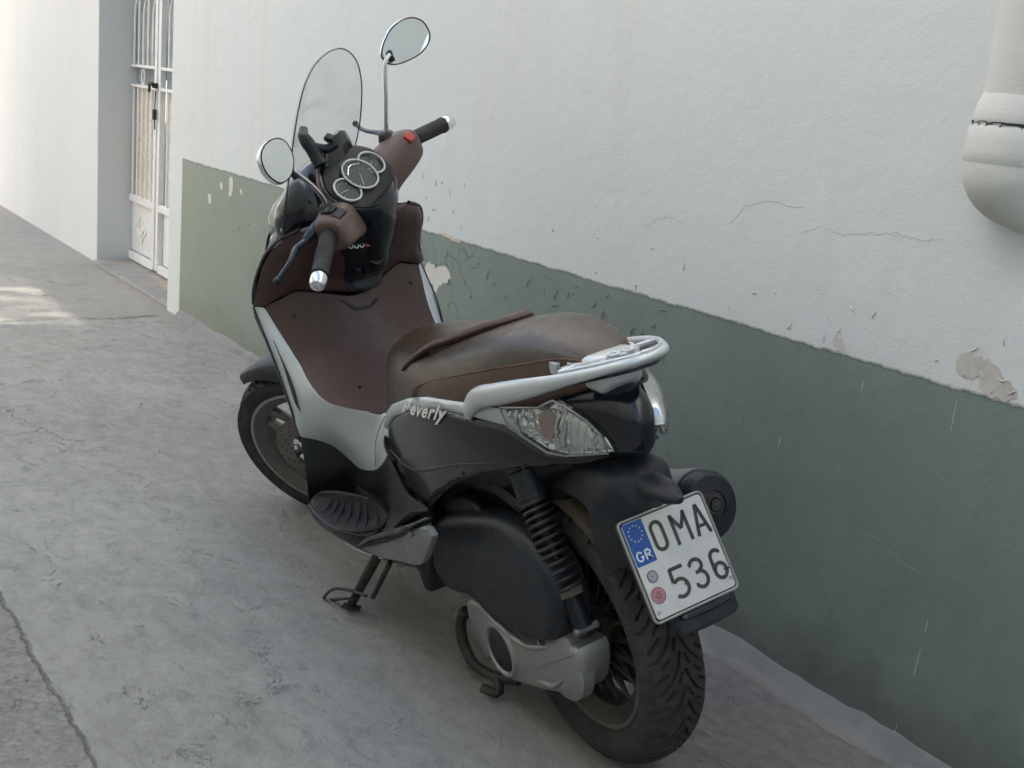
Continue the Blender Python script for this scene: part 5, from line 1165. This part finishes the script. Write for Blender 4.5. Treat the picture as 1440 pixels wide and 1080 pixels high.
# grips
for s in (1,-1):
    g0=V(.9055,s*.226,1.1055); g1=V(.8700,s*.362,1.0765); dr=(g1-g0).normalized(); L_=(g1-g0).length
    g=G(); prof=[(.0,-.02),(.016,-.02),(.0195,0),(.0215,.004),(.0215,.008)]
    k=0
    while .010+k*.0042<L_-.012: 
        h=.010+k*.0042; prof+=[(.0195,h),(.0203,h+.0021)]; k+=1
    prof+=[(.0215,L_-.008),(.0215,L_-.002),(.018,L_)]
    g.lathe(prof,g0,dr,26); gr=sm(g,'grip','rubber',sharp=60)
    g=G(); g.lathe([(.017,L_-.002),(.0195,L_+.003),(.0200,L_+.012),(.0195,L_+.026),(.016,L_+.034),(.008,L_+.036),(.0075,L_+.031),(0,L_+.030)],g0,dr,26); sm(g,'bar_end','chrome',gr)
    # lever
    if s>0: lp=[V(*p) for p in D['levL']]
    else: lp=[V(*p) for p in D['levR']]
    g=G(); g.tube(lp,[.010,.010,.008,.0065,.0055],10,samp=22,ell=.7); g.lathe([(0,-.009),(.006,-.007),(.009,0),(.006,.007),(0,.009)],lp[-1],(lp[-1]-lp[-2]),12)
    g.tube([lp[0]+V(.004,-s*.03,-.004),lp[0],lp[1]],[.018,.016,.010],12,samp=8); sm(g,'brake_lever','blue_black',sharp=50)
    # mirror perch
    b0=V(*(D['stemL'] if s>0 else D['stemR'])[0]); bz=V(b0.x,b0.y,b0.z)
    g=G(); g.lathe([(.024,-.022),(.022,.0),(.017,.018),(.012,.024),(0,.024)],bz+V(0,0,-.006),(0,0,1),18); ba=sm(g,'mirror_boot','rubber')
    stp=[V(*p) for p in (D['stemL'] if s>0 else D['stemR'])]
    g=G(); g.tube(stp,.0058,12,samp=26); mr=sm(g,'mirror','chrome')
    P=[V(*p) for p in (D['mirL'] if s>0 else D['mirR'])]; nn=V(-.95,.15,.25).normalized() if s>0 else V(-.75,.6,.2).normalized()
    c=sum(P,Vector())/len(P); Pc=crom_closed(P,48)
    g=G(); g.loft([[c+(p-c)*1.035-nn*.001 for p in Pc],[c+(p-c)*1.06-nn*.006 for p in Pc],[c+(p-c)*1.0-nn*.018 for p in Pc],[c+(p-c)*.75-nn*.030 for p in Pc],[c+(p-c)*.35-nn*.036 for p in Pc]],True); sm(g,'mirror_shell','chrome',mr,sharp=50)
    g=G(); vs=[c+(p-c)*.975+nn*.0015 for p in Pc]+[c+(p-c)*.975-nn*.001 for p in Pc]; n=len(Pc); g.add(vs,[tuple(range(n)),tuple(range(2*n-1,n-1,-1))]+[(i,(i+1)%n,n+(i+1)%n,n+i) for i in range(n)]); sm(g,'mirror_glass','mirror',mr,smooth=False)
    g=G(); q=[c+(p-c)*1.01+nn*.0005 for p in Pc]; g.tube(q+q[:1],.0018,6); sm(g,'mirror_seal','rubber',mr)
    e=stp[-1]; g=G(); g.tube([e-V(0,0,.020),e-nn*.006,e+(c-nn*.045-e)*.30-nn*.012],[.008,.0095,.007],10,samp=8); sm(g,'mirror_joint','black',mr)
# switches
def pad(y,dz,sx,sy,mat,dx=0,rot=0):
    a=next((s for s in BS if abs(y)>=s[0]-.03),BS[-1]); cx,cz,rx,rz=a[1],a[2],a[3],a[4]
    th=math.radians(140-dz); p=V(cx+rx*math.cos(th)*1.0,y,cz+rz*math.sin(th)); n=V(math.cos(th),0,math.sin(th)); t=V(0,1,0); u=n.cross(t)
    g=G(); R=Matrix((t,u,n)).transposed(); g.box(p,(sx,sy,.016),R); return sm(g,'switch',mat,cov,bev=.003)
pad(.190,12,.040,.022,'black'); pad(.185,42,.030,.020,'black'); pad(.185,66,.022,.016,'gloss'); pad(.17,82,.018,.014,'greyblack')
pad(-.195,0,.030,.026,'red'); pad(-.205,32,.022,.020,'black'); pad(-.205,62,.022,.024,'black'); pad(-.20,92,.018,.020,'black')
# front fairing, windscreen, headlamp
g=G(); FS=[(.955,.100,1.01,1.115),(.985,.115,1.00,1.145),(1.03,.128,.985,1.188),(1.08,.138,.985,1.182),(1.125,.134,.985,1.15),(1.15,.118,.99,1.13),(1.17,.08,1.02,1.10)]
RG=[ring(x,h,a,b,30,2.3) for x,h,a,b in FS]; cols=[crom([r[j] for r in RG],30) for j in range(30)]; g.loft([[cols[j][i] for j in range(30)] for i in range(30)]); fa=sm(g,'headlamp_cowl','gloss',sharp=60)
g=G(); rings=[]
for k in range(10):
    t=k/9; x=1.118+.10*t; hw=.140*math.cos(t*1.35)**.7 if t<.99 else .03; rings.append(ring(x,hw,1.06-.075*math.cos(t*1.35)**.7,1.06+.075*math.cos(t*1.35)**.7,30,2.2))
g.loft(rings); hl_=sm(g,'headlamp','lens',sharp=60)
g=G(); g.loft([ring(1.106,.136,.985,1.142,30,2.2),ring(1.115,.142,.983,1.140,30,2.2),ring(1.120,.12,1.0,1.12,30,2.2)]); sm(g,'headlamp_rim','chrome',hl_)
g=G(); g.loft([ring(1.12,.128,.995,1.125,30,2.2),ring(1.150,.115,1.0,1.118,30,2.2),ring(1.165,.04,1.04,1.08,30,2.2)]); sm(g,'lamp_reflector','chrome_dull2',hl_)
for s in (1,-1):   # indicator pods in the shield corners, cream lens
    g=G(); g.loft([[V(x,s*(y-.055),z)+V(0,s*.022*math.cos(t)*k,.040*math.sin(t)*k) for t in [2*PI*i/18 for i in range(18)]] for x,y,z,k in [(1.10,.20,.985,.8),(1.14,.205,.965,1.),(1.19,.19,.94,.9),(1.22,.175,.925,.45)]]); g.make('indicator','lens',root,sharp=60)
WO=[(-.165,1.065),(-.190,1.10),(-.200,1.16),(-.198,1.22),(-.185,1.30),(-.155,1.37),(-.105,1.42),(-.05,1.442),(0,1.447)]
WO=WO+[(-a,b) for a,b in WO[-2::-1]]
def dens(P,k=5):
    return [(p.x,p.y) for p in crom([(a,b,0) for a,b in P],len(P)*k)]
WOd=dens(WO)
base=[(.165*(1-2*i/8),1.065-.02*math.sin(PI*i/8)) for i in range(1,8)]
g=sheet(WOd+base,wind,.0035,out=(-1,0,0),res=.02); ws=sm(g,'windscreen','screen')
g=G(); g.tube([wind(a,b)+V(-.0015,0,0) for a,b in WOd],.0017,6); sm(g,'screen_edge','edge',ws)
g=G(); g.tube([V(.985,.045,1.20),V(1.00,.030,1.235),V(1.02,.015,1.27),V(1.02,.0,1.285)],[.018,.017,.017,.010],12,samp=14,ell=1.1); g.tube([V(1.0,.03,1.245),V(.975,.01,1.225),V(.955,-.01,1.225)],[.013,.012,.010],12,samp=10)
g.lathe([(0,.012),(.010,.012),(.012,0)],V(.968,-.002,1.243),(-.7,0,.7),12)
sm(g,'screen_bracket','black',sharp=60)
g=G(); g.loft([[V(x+.016*math.cos(t)*k,y+.062*math.sin(t)*k,z) for t in [2*PI*i/20 for i in range(20)]] for x,y,z,k in [(.985,-.03,1.17,1.2),(.985,-.035,1.20,1.1),(.98,-.04,1.222,.85),(.975,-.04,1.236,.4)]])
sm(g,'screen_bracket','gloss',sharp=60)
# cables
g=G(); g.tube([V(.95,.19,1.08),V(1.02,.17,1.02),V(1.06,.10,.98),V(1.05,.05,.93)],.006,8,samp=16); g.tube([V(.95,-.19,1.08),V(1.02,-.15,1.02),V(1.05,-.08,.98)],.006,8,samp=14); sm(g,'cable','rubber')
